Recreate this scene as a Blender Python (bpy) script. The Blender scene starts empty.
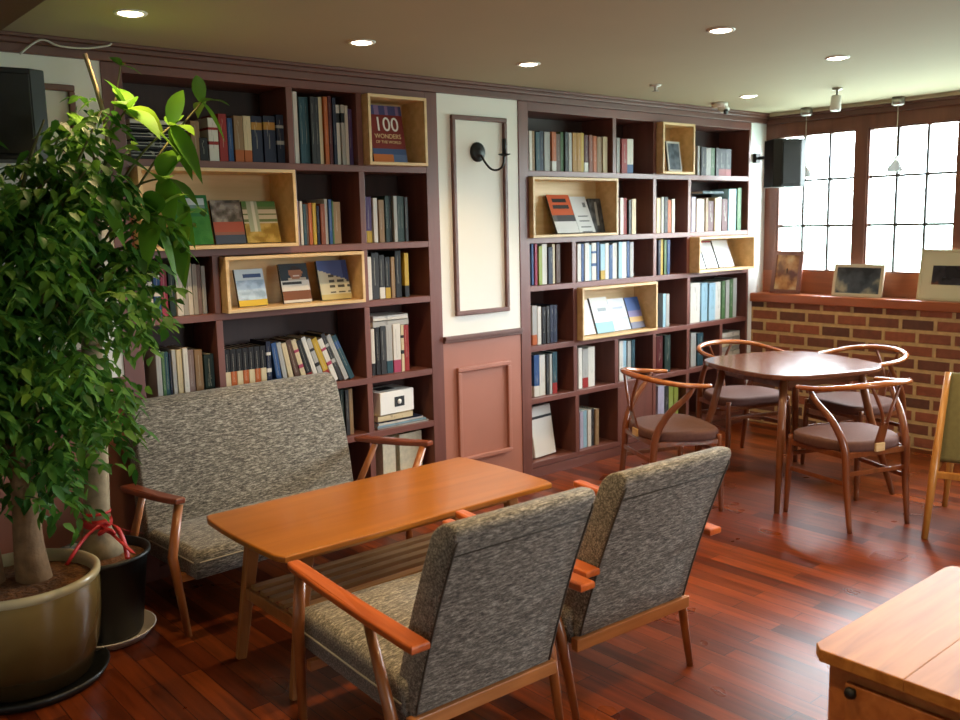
import bpy, bmesh, math, random
from mathutils import Vector, Matrix
PI = math.pi
random.seed(11)
S = bpy.context.scene
COL = S.collection

# ------------------------------------------------------------------ helpers
def lin(c):
    return tuple((v/255/12.92) if v/255 <= .04045 else ((v/255+.055)/1.055)**2.4 for v in c)

def srgb(*c):
    return lin(c) + (1.0,)

class MB:
    """collects shapes in one bmesh"""
    def __init__(s):
        s.bm = bmesh.new()
    def _new(s, before, mi, smooth):
        for f in s.bm.faces:
            if f.index == -1 or f not in before:
                pass
    def box(s, x0, x1, y0, y1, z0, z1, bev=0, seg=2, mi=0, mat=None, smooth=False):
        b = bmesh.new()
        r = bmesh.ops.create_cube(b, size=1)
        for v in b.verts:
            v.co = Vector((x0+(v.co.x+.5)*(x1-x0), y0+(v.co.y+.5)*(y1-y0), z0+(v.co.z+.5)*(z1-z0)))
        if bev:
            bmesh.ops.bevel(b, geom=b.edges[:], offset=bev, segments=seg, profile=.5, affect='EDGES')
        return s.add(b, mi, mat, smooth)
    def add(s, b, mi=0, mat=None, smooth=False):
        if mat is not None:
            bmesh.ops.transform(b, matrix=mat, verts=b.verts[:])
        for f in b.faces:
            if mi is not None:
                f.material_index = mi
            f.smooth = smooth
        me = bpy.data.meshes.new('tmp'); b.to_mesh(me); b.free()
        s.bm.from_mesh(me); bpy.data.meshes.remove(me)
        return s
    def tube(s, pts, rad, n=10, mi=0, flat=1.0, closed=False, up=(0, 0, 1), mat=None, caps=True):
        pts = [Vector(p) for p in pts]
        if not isinstance(rad, (list, tuple)):
            rad = [rad]*len(pts)
        b = bmesh.new(); rings = []
        N = len(pts); prev = None
        for i, p in enumerate(pts):
            if closed:
                t = (pts[(i+1) % N]-pts[i-1])
            else:
                t = pts[min(i+1, N-1)]-pts[max(i-1, 0)]
            t.normalize()
            u = Vector(up)
            if abs(u.dot(t)) > .93:
                u = Vector((0, 1, 0)) if abs(t.y) < .9 else Vector((1, 0, 0))
            if prev is not None:
                u = prev
            a = (u - t*u.dot(t)).normalized(); prev = a
            c = t.cross(a)
            rings.append([b.verts.new(p+a*math.cos(2*PI*k/n)*rad[i]*flat+c*math.sin(2*PI*k/n)*rad[i]) for k in range(n)])
        M = N if closed else N-1
        for i in range(M):
            A, B = rings[i], rings[(i+1) % N]
            for k in range(n):
                b.faces.new((A[k], A[(k+1) % n], B[(k+1) % n], B[k]))
        if caps and not closed:
            b.faces.new(rings[0][::-1]); b.faces.new(rings[-1])
        bmesh.ops.recalc_face_normals(b, faces=b.faces[:])
        return s.add(b, mi, mat, True)
    def lathe(s, prof, n=28, mi=0, mat=None, smooth=True):
        b = bmesh.new(); rings = []
        for r, z in prof:
            if r < 1e-5:
                rings.append([b.verts.new((0, 0, z))])
            else:
                rings.append([b.verts.new((r*math.cos(2*PI*k/n), r*math.sin(2*PI*k/n), z)) for k in range(n)])
        for A, B in zip(rings, rings[1:]):
            for k in range(n):
                k2 = (k+1) % n
                if len(A) == 1 and len(B) == 1: continue
                if len(A) == 1: b.faces.new((A[0], B[k2], B[k]))
                elif len(B) == 1: b.faces.new((A[k], A[k2], B[0]))
                else: b.faces.new((A[k], A[k2], B[k2], B[k]))
        bmesh.ops.recalc_face_normals(b, faces=b.faces[:])
        return s.add(b, mi, mat, smooth)
    def prism(s, outline, z0, z1, bev=0, seg=2, mi=0, mat=None, smooth=False):
        b = bmesh.new()
        lo = [b.verts.new((x, y, z0)) for x, y in outline]
        hi = [b.verts.new((x, y, z1)) for x, y in outline]
        n = len(lo)
        b.faces.new(lo[::-1]); ft = b.faces.new(hi)
        for i in range(n):
            b.faces.new((lo[i], lo[(i+1) % n], hi[(i+1) % n], hi[i]))
        bmesh.ops.recalc_face_normals(b, faces=b.faces[:])
        if bev:
            ed = [e for e in b.edges if abs(e.verts[0].co.z-e.verts[1].co.z) < 1e-6]
            bmesh.ops.bevel(b, geom=ed, offset=bev, segments=seg, profile=.5, affect='EDGES')
        return s.add(b, mi, mat, smooth)
    def bar(s, a, b_, wa, wb, up=(0, 0, 1), bev=.003, mi=0):
        """tapered rectangular bar; wa, wb = (width, thickness) at its two ends"""
        a, b_ = Vector(a), Vector(b_)
        t = (b_-a).normalized(); u = Vector(up)
        if abs(u.dot(t)) > .95: u = Vector((0, 1, 0))
        v = (u-t*u.dot(t)).normalized(); w = t.cross(v)
        b = bmesh.new(); R = []
        for p, (x, y) in ((a, wa), (b_, wb)):
            R.append([b.verts.new(p+w*sx*x/2+v*sy*y/2) for sx, sy in ((-1, -1), (1, -1), (1, 1), (-1, 1))])
        b.faces.new(R[0][::-1]); b.faces.new(R[1])
        for k in range(4):
            b.faces.new((R[0][k], R[0][(k+1) % 4], R[1][(k+1) % 4], R[1][k]))
        bmesh.ops.recalc_face_normals(b, faces=b.faces[:])
        if bev: bmesh.ops.bevel(b, geom=b.edges[:], offset=bev, segments=2, profile=.5, affect='EDGES')
        return s.add(b, mi)
    def xform(s, M):
        bmesh.ops.transform(s.bm, matrix=M, verts=s.bm.verts[:]); return s
    def build(s, name, mats, parent=None, **tags):
        me = bpy.data.meshes.new(name)
        s.bm.to_mesh(me); s.bm.free()
        for m in (mats if isinstance(mats, (list, tuple)) else [mats]):
            me.materials.append(m)
        o = bpy.data.objects.new(name, me); COL.objects.link(o)
        if parent: o.parent = parent
        for k, v in tags.items():
            if v: o[k] = v
        return o

def smooth_path(pts, k=6):
    P = [Vector(p) for p in pts]; out = []
    for i in range(len(P)-1):
        p0, p1, p2, p3 = P[max(i-1, 0)], P[i], P[i+1], P[min(i+2, len(P)-1)]
        for j in range(k):
            t = j/k
            out.append(.5*((2*p1)+(p2-p0)*t+(2*p0-5*p1+4*p2-p3)*t*t+(3*p1-p0-3*p2+p3)*t**3))
    out.append(P[-1]); return out

def lerp_list(a, n):
    out = []
    for i in range(n):
        t = i/(n-1)*(len(a)-1); k = min(int(t), len(a)-2)
        out.append(a[k]+(a[k+1]-a[k])*(t-k))
    return out

def thing(name, label, cat, loc=(0, 0, 0), rz=0, group=None):
    o = bpy.data.objects.new(name, None); COL.objects.link(o)
    o.empty_display_size = .1
    o.location = loc; o.rotation_euler = (0, 0, rz)
    o['label'] = label; o['category'] = cat
    if group: o['group'] = group
    return o

def tag(o, label, cat, group=None):
    o['label'] = label; o['category'] = cat
    if group: o['group'] = group
    return o

def struct(o):
    o['kind'] = 'structure'; return o

def copy_tree(o, parent=None):
    c = o.copy(); COL.objects.link(c)
    if parent: c.parent = parent
    for ch in list(o.children):
        copy_tree(ch, c)
    return c

# ------------------------------------------------------------------ materials
def newmat(name):
    m = bpy.data.materials.new(name); m.use_nodes = True
    nt = m.node_tree; b = nt.nodes['Principled BSDF']
    return m, nt, b

def plain(name, c, rough=.6, metal=0, spec=.5, var=0.0, vscale=8, bump=0, coat=0):
    m, nt, b = newmat(name)
    b.inputs['Roughness'].default_value = rough
    b.inputs['Metallic'].default_value = metal
    b.inputs['Specular IOR Level'].default_value = spec
    b.inputs['Coat Weight'].default_value = coat
    col = srgb(*c)
    b.inputs['Base Color'].default_value = col
    if var or bump:
        tc = nt.nodes.new('ShaderNodeTexCoord'); n = nt.nodes.new('ShaderNodeTexNoise')
        n.inputs['Scale'].default_value = vscale; n.inputs['Detail'].default_value = 5
        nt.links.new(tc.outputs['Object'], n.inputs['Vector'])
        if var:
            r = nt.nodes.new('ShaderNodeValToRGB')
            r.color_ramp.elements[0].position = .3; r.color_ramp.elements[1].position = .7
            r.color_ramp.elements[0].color = tuple(v*(1-var) for v in col[:3])+(1,)
            r.color_ramp.elements[1].color = tuple(min(1, v*(1+var)) for v in col[:3])+(1,)
            nt.links.new(n.outputs['Fac'], r.inputs['Fac']); nt.links.new(r.outputs['Color'], b.inputs['Base Color'])
        if bump:
            bp = nt.nodes.new('ShaderNodeBump'); bp.inputs['Strength'].default_value = bump; bp.inputs['Distance'].default_value = .01
            nt.links.new(n.outputs['Fac'], bp.inputs['Height']); nt.links.new(bp.outputs['Normal'], b.inputs['Normal'])
    return m

def wood(name, c1, c2, rough=.35, axis=0, scale=1.0, coat=0.0, coord='Object', spec=.5):
    """grain running along one local axis"""
    m, nt, b = newmat(name)
    tc = nt.nodes.new('ShaderNodeTexCoord'); mp = nt.nodes.new('ShaderNodeMapping')
    sc = [18*scale]*3; sc[axis] = 1.6*scale
    mp.inputs['Scale'].default_value = sc
    n = nt.nodes.new('ShaderNodeTexNoise'); n.inputs['Scale'].default_value = 1.6
    n.inputs['Detail'].default_value = 6; n.inputs['Distortion'].default_value = .6
    r = nt.nodes.new('ShaderNodeValToRGB')
    r.color_ramp.elements[0].position = .32; r.color_ramp.elements[1].position = .72
    r.color_ramp.elements[0].color = srgb(*c1); r.color_ramp.elements[1].color = srgb(*c2)
    L = nt.links.new
    L(tc.outputs[coord], mp.inputs['Vector']); L(mp.outputs['Vector'], n.inputs['Vector'])
    L(n.outputs['Fac'], r.inputs['Fac']); L(r.outputs['Color'], b.inputs['Base Color'])
    b.inputs['Roughness'].default_value = rough; b.inputs['Coat Weight'].default_value = coat
    b.inputs['Coat Roughness'].default_value = .15
    b.inputs['Specular IOR Level'].default_value = spec
    return m

def tweed(name):
    m, nt, b = newmat(name); L = nt.links.new
    tc = nt.nodes.new('ShaderNodeTexCoord')
    def ns(scale, sc):
        mp = nt.nodes.new('ShaderNodeMapping'); mp.inputs['Scale'].default_value = sc
        n = nt.nodes.new('ShaderNodeTexNoise'); n.inputs['Scale'].default_value = scale; n.inputs['Detail'].default_value = 3
        n.inputs['Roughness'].default_value = .7
        L(tc.outputs['Object'], mp.inputs['Vector']); L(mp.outputs['Vector'], n.inputs['Vector']); return n
    a = ns(48, (.7, 3.4, 3.4)); c = ns(130, (.7, 2.4, 2.4))
    r = nt.nodes.new('ShaderNodeValToRGB')
    e = r.color_ramp.elements
    e[0].position = .36; e[0].color = srgb(54, 52, 50)
    e[1].position = .66; e[1].color = srgb(196, 189, 174)
    q = e.new(.5); q.color = srgb(116, 110, 100)
    mx = nt.nodes.new('ShaderNodeMix'); mx.data_type = 'FLOAT'; mx.inputs[0].default_value = .4
    L(a.outputs['Fac'], mx.inputs[2]); L(c.outputs['Fac'], mx.inputs[3]); L(mx.outputs[0], r.inputs['Fac'])
    L(r.outputs['Color'], b.inputs['Base Color'])
    bp = nt.nodes.new('ShaderNodeBump'); bp.inputs['Strength'].default_value = .5; bp.inputs['Distance'].default_value = .004
    L(mx.outputs[0], bp.inputs['Height']); L(bp.outputs['Normal'], b.inputs['Normal'])
    b.inputs['Roughness'].default_value = .95; b.inputs['Specular IOR Level'].default_value = .15
    b.inputs['Sheen Weight'].default_value = .15
    return m

def floor_mat():
    m, nt, b = newmat('floor_planks'); L = nt.links.new
    tc = nt.nodes.new('ShaderNodeTexCoord'); mp = nt.nodes.new('ShaderNodeMapping')
    mp.inputs['Rotation'].default_value = (0, 0, PI/2)
    L(tc.outputs['Object'], mp.inputs['Vector'])
    br = nt.nodes.new('ShaderNodeTexBrick')
    br.inputs['Scale'].default_value = 1; br.inputs['Brick Width'].default_value = .62; br.inputs['Row Height'].default_value = .078
    br.inputs['Mortar Size'].default_value = .0016; br.inputs['Mortar Smooth'].default_value = .2; br.inputs['Bias'].default_value = -.1
    br.offset = .37; br.offset_frequency = 2
    br.inputs['Color1'].default_value = srgb(134, 62, 22); br.inputs['Color2'].default_value = srgb(68, 24, 9)
    br.inputs['Mortar'].default_value = srgb(28, 10, 8)
    L(mp.outputs['Vector'], br.inputs['Vector'])
    mp2 = nt.nodes.new('ShaderNodeMapping'); mp2.inputs['Scale'].default_value = (26, 1.7, 1)
    n = nt.nodes.new('ShaderNodeTexNoise'); n.inputs['Scale'].default_value = 1.5; n.inputs['Detail'].default_value = 7
    L(tc.outputs['Object'], mp2.inputs['Vector']); L(mp2.outputs['Vector'], n.inputs['Vector'])
    r = nt.nodes.new('ShaderNodeValToRGB'); r.color_ramp.elements[0].position = .3; r.color_ramp.elements[1].position = .75
    r.color_ramp.elements[0].color = (.5, .46, .44, 1); r.color_ramp.elements[1].color = (1.25, 1.2, 1.15, 1)
    L(n.outputs['Fac'], r.inputs['Fac'])
    mx = nt.nodes.new('ShaderNodeMix'); mx.data_type = 'RGBA'; mx.blend_type = 'MULTIPLY'; mx.inputs[0].default_value = 1
    L(br.outputs['Color'], mx.inputs[6]); L(r.outputs['Color'], mx.inputs[7]); L(mx.outputs[2], b.inputs['Base Color'])
    n3 = nt.nodes.new('ShaderNodeTexNoise'); n3.inputs['Scale'].default_value = 3
    L(tc.outputs['Object'], n3.inputs['Vector'])
    mr = nt.nodes.new('ShaderNodeMapRange'); mr.inputs[3].default_value = .24; mr.inputs[4].default_value = .34; b.inputs['Specular IOR Level'].default_value = .27
    L(n3.outputs['Fac'], mr.inputs[0]); L(mr.outputs[0], b.inputs['Roughness'])
    bp = nt.nodes.new('ShaderNodeBump'); bp.inputs['Strength'].default_value = .25; bp.inputs['Distance'].default_value = .002
    iv = nt.nodes.new('ShaderNodeMath'); iv.operation = 'MULTIPLY_ADD'; iv.inputs[1].default_value = -1
    L(br.outputs['Fac'], iv.inputs[0]); iv.inputs[2].default_value = 0; L(iv.outputs[0], bp.inputs['Height']); L(bp.outputs['Normal'], b.inputs['Normal'])
    return m

def brick_mat():
    m, nt, b = newmat('wall_bricks'); L = nt.links.new
    tc = nt.nodes.new('ShaderNodeTexCoord'); sp = nt.nodes.new('ShaderNodeSeparateXYZ'); cb = nt.nodes.new('ShaderNodeCombineXYZ')
    L(tc.outputs['Object'], sp.inputs[0])
    ad = nt.nodes.new('ShaderNodeMath'); ad.operation = 'ADD'
    L(sp.outputs['X'], ad.inputs[0]); L(sp.outputs['Y'], ad.inputs[1])
    L(ad.outputs[0], cb.inputs['X']); L(sp.outputs['Z'], cb.inputs['Y'])
    br = nt.nodes.new('ShaderNodeTexBrick'); br.inputs['Scale'].default_value = 1
    br.inputs['Brick Width'].default_value = .235; br.inputs['Row Height'].default_value = .09
    br.inputs['Mortar Size'].default_value = .015; br.inputs['Mortar Smooth'].default_value = .3; br.inputs['Bias'].default_value = 0
    br.inputs['Color1'].default_value = srgb(160, 90, 62); br.inputs['Color2'].default_value = srgb(104, 66, 52)
    br.inputs['Mortar'].default_value = srgb(204, 168, 116)
    L(cb.outputs[0], br.inputs['Vector'])
    n = nt.nodes.new('ShaderNodeTexNoise'); n.inputs['Scale'].default_value = 22; n.inputs['Detail'].default_value = 6
    L(tc.outputs['Object'], n.inputs['Vector'])
    r = nt.nodes.new('ShaderNodeValToRGB'); r.color_ramp.elements[0].color = (.55, .55, .55, 1); r.color_ramp.elements[1].color = (1.2, 1.15, 1.1, 1)
    L(n.outputs['Fac'], r.inputs['Fac'])
    mx = nt.nodes.new('ShaderNodeMix'); mx.data_type = 'RGBA'; mx.blend_type = 'MULTIPLY'; mx.inputs[0].default_value = 1
    L(br.outputs['Color'], mx.inputs[6]); L(r.outputs['Color'], mx.inputs[7]); L(mx.outputs[2], b.inputs['Base Color'])
    iv = nt.nodes.new('ShaderNodeMath'); iv.operation = 'MULTIPLY_ADD'; iv.inputs[1].default_value = -1.6
    L(br.outputs['Fac'], iv.inputs[0]); L(n.outputs['Fac'], iv.inputs[2])
    bp = nt.nodes.new('ShaderNodeBump'); bp.inputs['Strength'].default_value = .7; bp.inputs['Distance'].default_value = .008
    L(iv.outputs[0], bp.inputs['Height']); L(bp.outputs['Normal'], b.inputs['Normal'])
    b.inputs['Roughness'].default_value = .85
    return m

def glass_mat():
    m, nt, b = newmat('window_glass'); nt.nodes.remove(b); L = nt.links.new
    t = nt.nodes.new('ShaderNodeBsdfTransparent'); g = nt.nodes.new('ShaderNodeBsdfGlossy'); g.inputs['Roughness'].default_value = .02
    t.inputs['Color'].default_value = (.97, .98, .98, 1)
    f = nt.nodes.new('ShaderNodeLayerWeight'); f.inputs['Blend'].default_value = .05
    mx = nt.nodes.new('ShaderNodeMixShader')
    L(f.outputs['Fresnel'], mx.inputs[0]); L(t.outputs[0], mx.inputs[1]); L(g.outputs[0], mx.inputs[2])
    L(mx.outputs[0], nt.nodes['Material Output'].inputs['Surface'])
    return m

def emit(name, c, s):
    m, nt, b = newmat(name)
    b.inputs['Base Color'].default_value = (1, 1, 1, 1)
    b.inputs['Emission Color'].default_value = tuple(c)+(1,); b.inputs['Emission Strength'].default_value = s
    return m

def leaf_mat(name, c1, c2, c3):
    m, nt, b = newmat(name); L = nt.links.new
    g = nt.nodes.new('ShaderNodeNewGeometry')
    r = nt.nodes.new('ShaderNodeValToRGB'); e = r.color_ramp.elements
    e[0].color = srgb(*c1); e[1].color = srgb(*c3); q = e.new(.55); q.color = srgb(*c2)
    L(g.outputs['Random Per Island'], r.inputs['Fac']); L(r.outputs['Color'], b.inputs['Base Color'])
    b.inputs['Roughness'].default_value = .5; b.inputs['Specular IOR Level'].default_value = .35
    tr = nt.nodes.new('ShaderNodeBsdfTranslucent'); L(r.outputs['Color'], tr.inputs['Color'])
    mx = nt.nodes.new('ShaderNodeMixShader'); mx.inputs[0].default_value = .35
    L(b.outputs[0], mx.inputs[1]); L(tr.outputs[0], mx.inputs[2]); L(mx.outputs[0], nt.nodes['Material Output'].inputs['Surface'])
    return m

M = {}
M['shelf'] = wood('shelf_brown', (104, 62, 54), (124, 76, 66), .4, 2, .6)
M['shelf_h'] = wood('shelf_brown_boards', (104, 62, 54), (124, 76, 66), .4, 0, .6)
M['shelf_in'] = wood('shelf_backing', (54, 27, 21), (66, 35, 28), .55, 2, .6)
M['crown'] = wood('crown_brown', (98, 62, 52), (116, 75, 63), .45, 0, .5)
M['crown_y'] = wood('crown_brown_window', (92, 56, 44), (110, 68, 54), .45, 1, .5)
M['pine'] = wood('pale_pine', (205, 170, 118), (228, 196, 146), .5, 0, .7)
M['white_wall'] = plain('painted_plaster_white', (236, 232, 222), .8, var=.02, vscale=3)
M['cool_wall'] = plain('painted_plaster', (240, 240, 236), .8, var=.03, vscale=3)
M['panel_pink'] = plain('painted_panel_rose_brown', (168, 108, 88), .5, var=.04, vscale=4)
M['ceiling'] = plain('ceiling_paint', (176, 162, 132), .85, var=.02, vscale=2)
M['floor'] = floor_mat()
M['brick'] = brick_mat()
M['glass'] = glass_mat()
M['winframe'] = wood('window_frame_brown', (104, 60, 44), (124, 74, 54), .45, 2, .6)
M['muntin'] = plain('muntin_dark', (52, 40, 38), .5)
M['ledge'] = wood('ledge_wood', (146, 74, 40), (172, 92, 52), .35, 1, .8, .2)
M['apron'] = wood('apron_wood', (132, 74, 44), (156, 92, 56), .45, 1, .8)
M['tweed'] = tweed('tweed_upholstery')
M['piping'] = plain('dark_piping', (70, 62, 52), .8)
M['piping_lt'] = plain('pale_piping', (168, 160, 142), .8)
M['arm_wood'] = wood('chair_wood_orange', (168, 78, 30), (200, 102, 44), .3, 1, 1.3, .35)
M['leg_wood'] = wood('chair_wood_leg', (140, 80, 38), (170, 104, 54), .35, 2, 1.2, .2)
M['rail_wood'] = wood('chair_wood_rail', (164, 102, 54), (190, 124, 70), .4, 0, 1.2, .1)
M['dark_arm'] = wood('sofa_wood_dark', (112, 54, 34), (140, 70, 44), .35, 1, 1.2, .25)
M['ct_top'] = wood('coffee_table_top', (152, 88, 20), (172, 104, 28), .3, 0, .55, .35)
M['ct_leg'] = wood('coffee_table_leg', (150, 92, 44), (176, 112, 58), .4, 2, 1, .1)
M['ct_slat'] = wood('coffee_table_slat', (148, 104, 58), (176, 128, 76), .45, 0, 1)
M['walnut'] = wood('walnut_top', (96, 54, 36), (120, 72, 48), .22, 0, .7, .4)
M['walnut_leg'] = wood('walnut_leg', (112, 64, 36), (138, 84, 50), .35, 2, 1, .1)
M['wish'] = wood('round_back_chair_wood', (104, 54, 28), (134, 74, 40), .28, 2, 1, .4)
M['wish_bow'] = wood('round_back_chair_rail', (150, 80, 36), (182, 106, 50), .25, 0, .8, .5)
M['seat_brown'] = plain('seat_brown_fabric', (94, 60, 52), .8, var=.12, vscale=60, bump=.1)
M['black'] = plain('matte_black', (18, 18, 18), .55, var=.1, vscale=20)
M['iron'] = plain('black_iron', (30, 28, 26), .5, .3)
M['chrome'] = plain('brushed_metal', (170, 168, 160), .3, .9)
M['white_plastic'] = plain('white_plastic', (226, 222, 214), .45)
M['lamp_glass'] = plain('milk_glass', (240, 240, 236), .25)
M['lamp_glass'].node_tree.nodes['Principled BSDF'].inputs['Transmission Weight'].default_value = .85
M['paper'] = plain('book_pages', (222, 212, 190), .85)
M['bulb'] = emit('downlight_bulb', (1, .84, .6), 22)
M['bark'] = plain('tree_bark', (128, 96, 64), .85, var=.25, vscale=25, bump=.5)
M['bark2'] = plain('smooth_bark', (146, 128, 98), .8, var=.2, vscale=25, bump=.3)
M['soil'] = plain('bark_chip_soil', (110, 70, 36), .95, var=.45, vscale=60, bump=1)
M['pot'] = plain('glazed_olive_ceramic', (124, 104, 58), .25, coat=.3)
def two_tone():
    m = M['pot']; nt = m.node_tree; L = nt.links.new; b = nt.nodes['Principled BSDF']
    tc = nt.nodes.new('ShaderNodeTexCoord'); sp = nt.nodes.new('ShaderNodeSeparateXYZ'); n = nt.nodes.new('ShaderNodeTexNoise')
    n.inputs['Scale'].default_value = 5; L(tc.outputs['Object'], n.inputs['Vector']); L(tc.outputs['Object'], sp.inputs[0])
    a = nt.nodes.new('ShaderNodeMath'); a.operation = 'MULTIPLY_ADD'; a.inputs[1].default_value = .12; L(n.outputs['Fac'], a.inputs[0]); L(sp.outputs['Z'], a.inputs[2])
    r = nt.nodes.new('ShaderNodeValToRGB'); e = r.color_ramp.elements
    e[0].position = .14; e[0].color = srgb(54, 38, 18); e[1].position = .42; e[1].color = srgb(132, 112, 66)
    q = e.new(.24); q.color = srgb(84, 64, 32)
    L(a.outputs[0], r.inputs['Fac']); L(r.outputs['Color'], b.inputs['Base Color'])
two_tone()
M['pot_rim'] = plain('glazed_rim', (186, 174, 138), .3, coat=.3)
M['blackpot'] = plain('black_nursery_plastic', (20, 22, 21), .4)
M['ribbon'] = plain('red_ribbon', (196, 40, 40), .4)
M['saucer'] = plain('white_saucer', (206, 198, 190), .4)
M['bench'] = wood('worn_oak_top', (150, 92, 36), (190, 128, 62), .5, 0, .9, .0, spec=.25)
M['bench_side'] = wood('worn_oak_side', (160, 92, 40), (190, 118, 58), .45, 0, .9)
M['olive'] = plain('olive_upholstery', (112, 104, 62), .85, var=.1, vscale=50)
M['honey'] = wood('honey_leg', (170, 112, 48), (196, 138, 68), .35, 2, 1, .2)
M['leaf'] = leaf_mat('small_leaf', (44, 84, 28), (68, 114, 38), (112, 152, 54))
M['leaf_big'] = leaf_mat('broad_leaf', (66, 110, 28), (96, 142, 36), (134, 170, 52))
M['twig'] = plain('twig_green', (96, 92, 46), .7)
M['cable'] = plain('cable_white', (206, 200, 186), .5)
M['sink'] = plain('beam_brown', (96, 58, 28), .55, var=.1, vscale=4)
# ------------------------------------------------------------------ camera, world
CAM_R = ((0.762370, -0.646756, -0.022371), (-0.112, -0.098, -0.989), (0.64, 0.754, -0.147))
yaw, pit, rol = math.radians(40.3223), math.radians(8.4591), math.radians(1.2819)
fw = Vector((math.sin(yaw)*math.cos(pit), math.cos(yaw)*math.cos(pit), -math.sin(pit)))
rt = Vector((math.cos(yaw), -math.sin(yaw), 0)); dn = fw.cross(rt)
rt2 = rt*math.cos(rol)+dn*math.sin(rol); dn2 = -rt*math.sin(rol)+dn*math.cos(rol)
cam_d = bpy.data.cameras.new('camera'); cam = bpy.data.objects.new('camera', cam_d); COL.objects.link(cam)
mw = Matrix((rt2, -dn2, -fw)).transposed().to_4x4(); mw.translation = (0, 0, 1.6)
cam.matrix_world = mw
cam_d.sensor_width = 36; cam_d.lens = 914.573/960*36; cam_d.clip_start = .05
cam_d.dof.use_dof = True; cam_d.dof.focus_distance = 3.9; cam_d.dof.aperture_fstop = 4.0
S.camera = cam
S.view_settings.view_transform = 'Standard'; S.view_settings.look = 'None'
S.view_settings.gamma = 1; S.view_settings.exposure = 0.14; S.view_settings.use_curve_mapping = False
S.cycles.use_denoising = True
S.cycles.max_bounces = 8; S.cycles.diffuse_bounces = 5; S.cycles.transparent_max_bounces = 12
S.cycles.sample_clamp_indirect = 6
W = bpy.data.worlds.new('overcast_sky'); S.world = W; W.use_nodes = True
bg = W.node_tree.nodes['Background']; bg.inputs['Strength'].default_value = 40.0
wt = W.node_tree.nodes.new('ShaderNodeTexCoord'); ws = W.node_tree.nodes.new('ShaderNodeSeparateXYZ'); wr_ = W.node_tree.nodes.new('ShaderNodeValToRGB')
W.node_tree.links.new(wt.outputs['Generated'], ws.inputs[0]); W.node_tree.links.new(ws.outputs['Z'], wr_.inputs['Fac']); W.node_tree.links.new(wr_.outputs['Color'], bg.inputs['Color'])
we = wr_.color_ramp.elements; we[0].position = 0.0; we[0].color = (.28, .37, .34, 1); we[1].position = .06; we[1].color = (.84, .94, 1, 1)   # pale ground below, overcast sky above

# ------------------------------------------------------------------ the room
Y0, XR, CZ = 4.07, 6.42, 2.385
struct(MB().box(-1.6, 6.7, -3.2, 4.6, -.06, 0).build('floor', M['floor']))
struct(MB().box(-1.6, 6.7, -3.2, 4.6, CZ, CZ+.08).build('ceiling', M['ceiling']))
struct(MB().box(-1.6, -1.5, -3.2, 4.5, 0, CZ).build('wall_left', M['white_wall']))
fwins = [(2.9, 3.9)]
wf = MB(); wf.box(-1.5, 6.5, -3.2, -3.1, 0, 1.1); wf.box(-1.5, 6.5, -3.2, -3.1, 2.1, CZ)
ex = [-1.5]+[v for w_ in fwins for v in w_]+[6.5]
for k in range(0, len(ex), 2): wf.box(ex[k], ex[k+1], -3.2, -3.1, 1.1, 2.1)
struct(wf.build('wall_front', M['white_wall']))
wb = struct(MB().box(-1.5, 6.7, 4.37, 4.47, 0, CZ).build('wall_back', M['white_wall']))

def wall_panel(x0, x1, mold, lower_mold):
    MB().box(x0, x1, Y0+.005, 4.37, .955, 2.335).build('upper_panel', M['white_wall'], wb)
    MB().box(x0, x1, Y0+.005, 4.37, 0, .955).build('lower_panel', M['panel_pink'], wb)
    r = MB(); r.box(x0, x1, Y0-.022, Y0+.006, .945, .968, .004); r.box(x0, x1, Y0-.012, Y0+.006, .93, .946, .003)
    r.build('chair_rail', M['crown'], wb)
    for (a, b, z0, z1), m in ((mold, M['crown']), (lower_mold, M['panel_pink'])):
        f = MB(); w = .026
        f.box(a, b, Y0-.016, Y0+.006, z1-w, z1, .005); f.box(a, b, Y0-.016, Y0+.006, z0, z0+w, .005)
        f.box(a, a+w, Y0-.016, Y0+.006, z0+w, z1-w, .005); f.box(b-w, b, Y0-.016, Y0+.006, z0+w, z1-w, .005)
        f.build('panel_molding', m, wb)
wall_panel(3.186, 3.79, (3.276, 3.69, 1.08, 2.205), (3.276, 3.69, .215, .778))
wall_panel(.62, 1.39, (.74, 1.275, 1.08, 2.205), (.74, 1.275, .215, .778))
wall_panel(-.2, .62, (-.1, .52, 1.08, 2.205), (-.1, .52, .215, .778))
wall_panel(-1.5, -.2, (-1.38, -.3, 1.08, 2.205), (-1.38, -.3, .215, .778))
MB().box(6.212, 6.7, Y0+.005, 4.37, 0, 2.335).build('end_panel', M['cool_wall'], wb)

# crown mouldings, stepped profile
def crown_x(x0, x1):
    c = MB()
    c.box(x0, x1, Y0-.02, 4.37, 2.315, 2.352, .004); c.box(x0, x1, Y0-.045, 4.37, 2.35, 2.372, .005); c.box(x0, x1, Y0-.065, 4.37, 2.37, CZ, .003)
    return c
struct(crown_x(-1.5, 6.5).build('trim_1', M['crown']))
c = MB()
c.box(XR-.03, XR+.1, -3.1, Y0-.02, 2.305, 2.345, .004); c.box(XR-.055, XR+.1, -3.1, Y0-.045, 2.343, 2.362, .004)
struct(c.build('trim_2', M['crown_y']))
struct(MB().box(XR-.075, XR+.1, -3.1, Y0-.066, 2.36, CZ, .003).build('trim_3', M['ceiling']))
struct(MB().box(-1.5, .86, -3.1, Y0-.066, 2.27, CZ, .004).build('trim_4', M['sink']))

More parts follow.
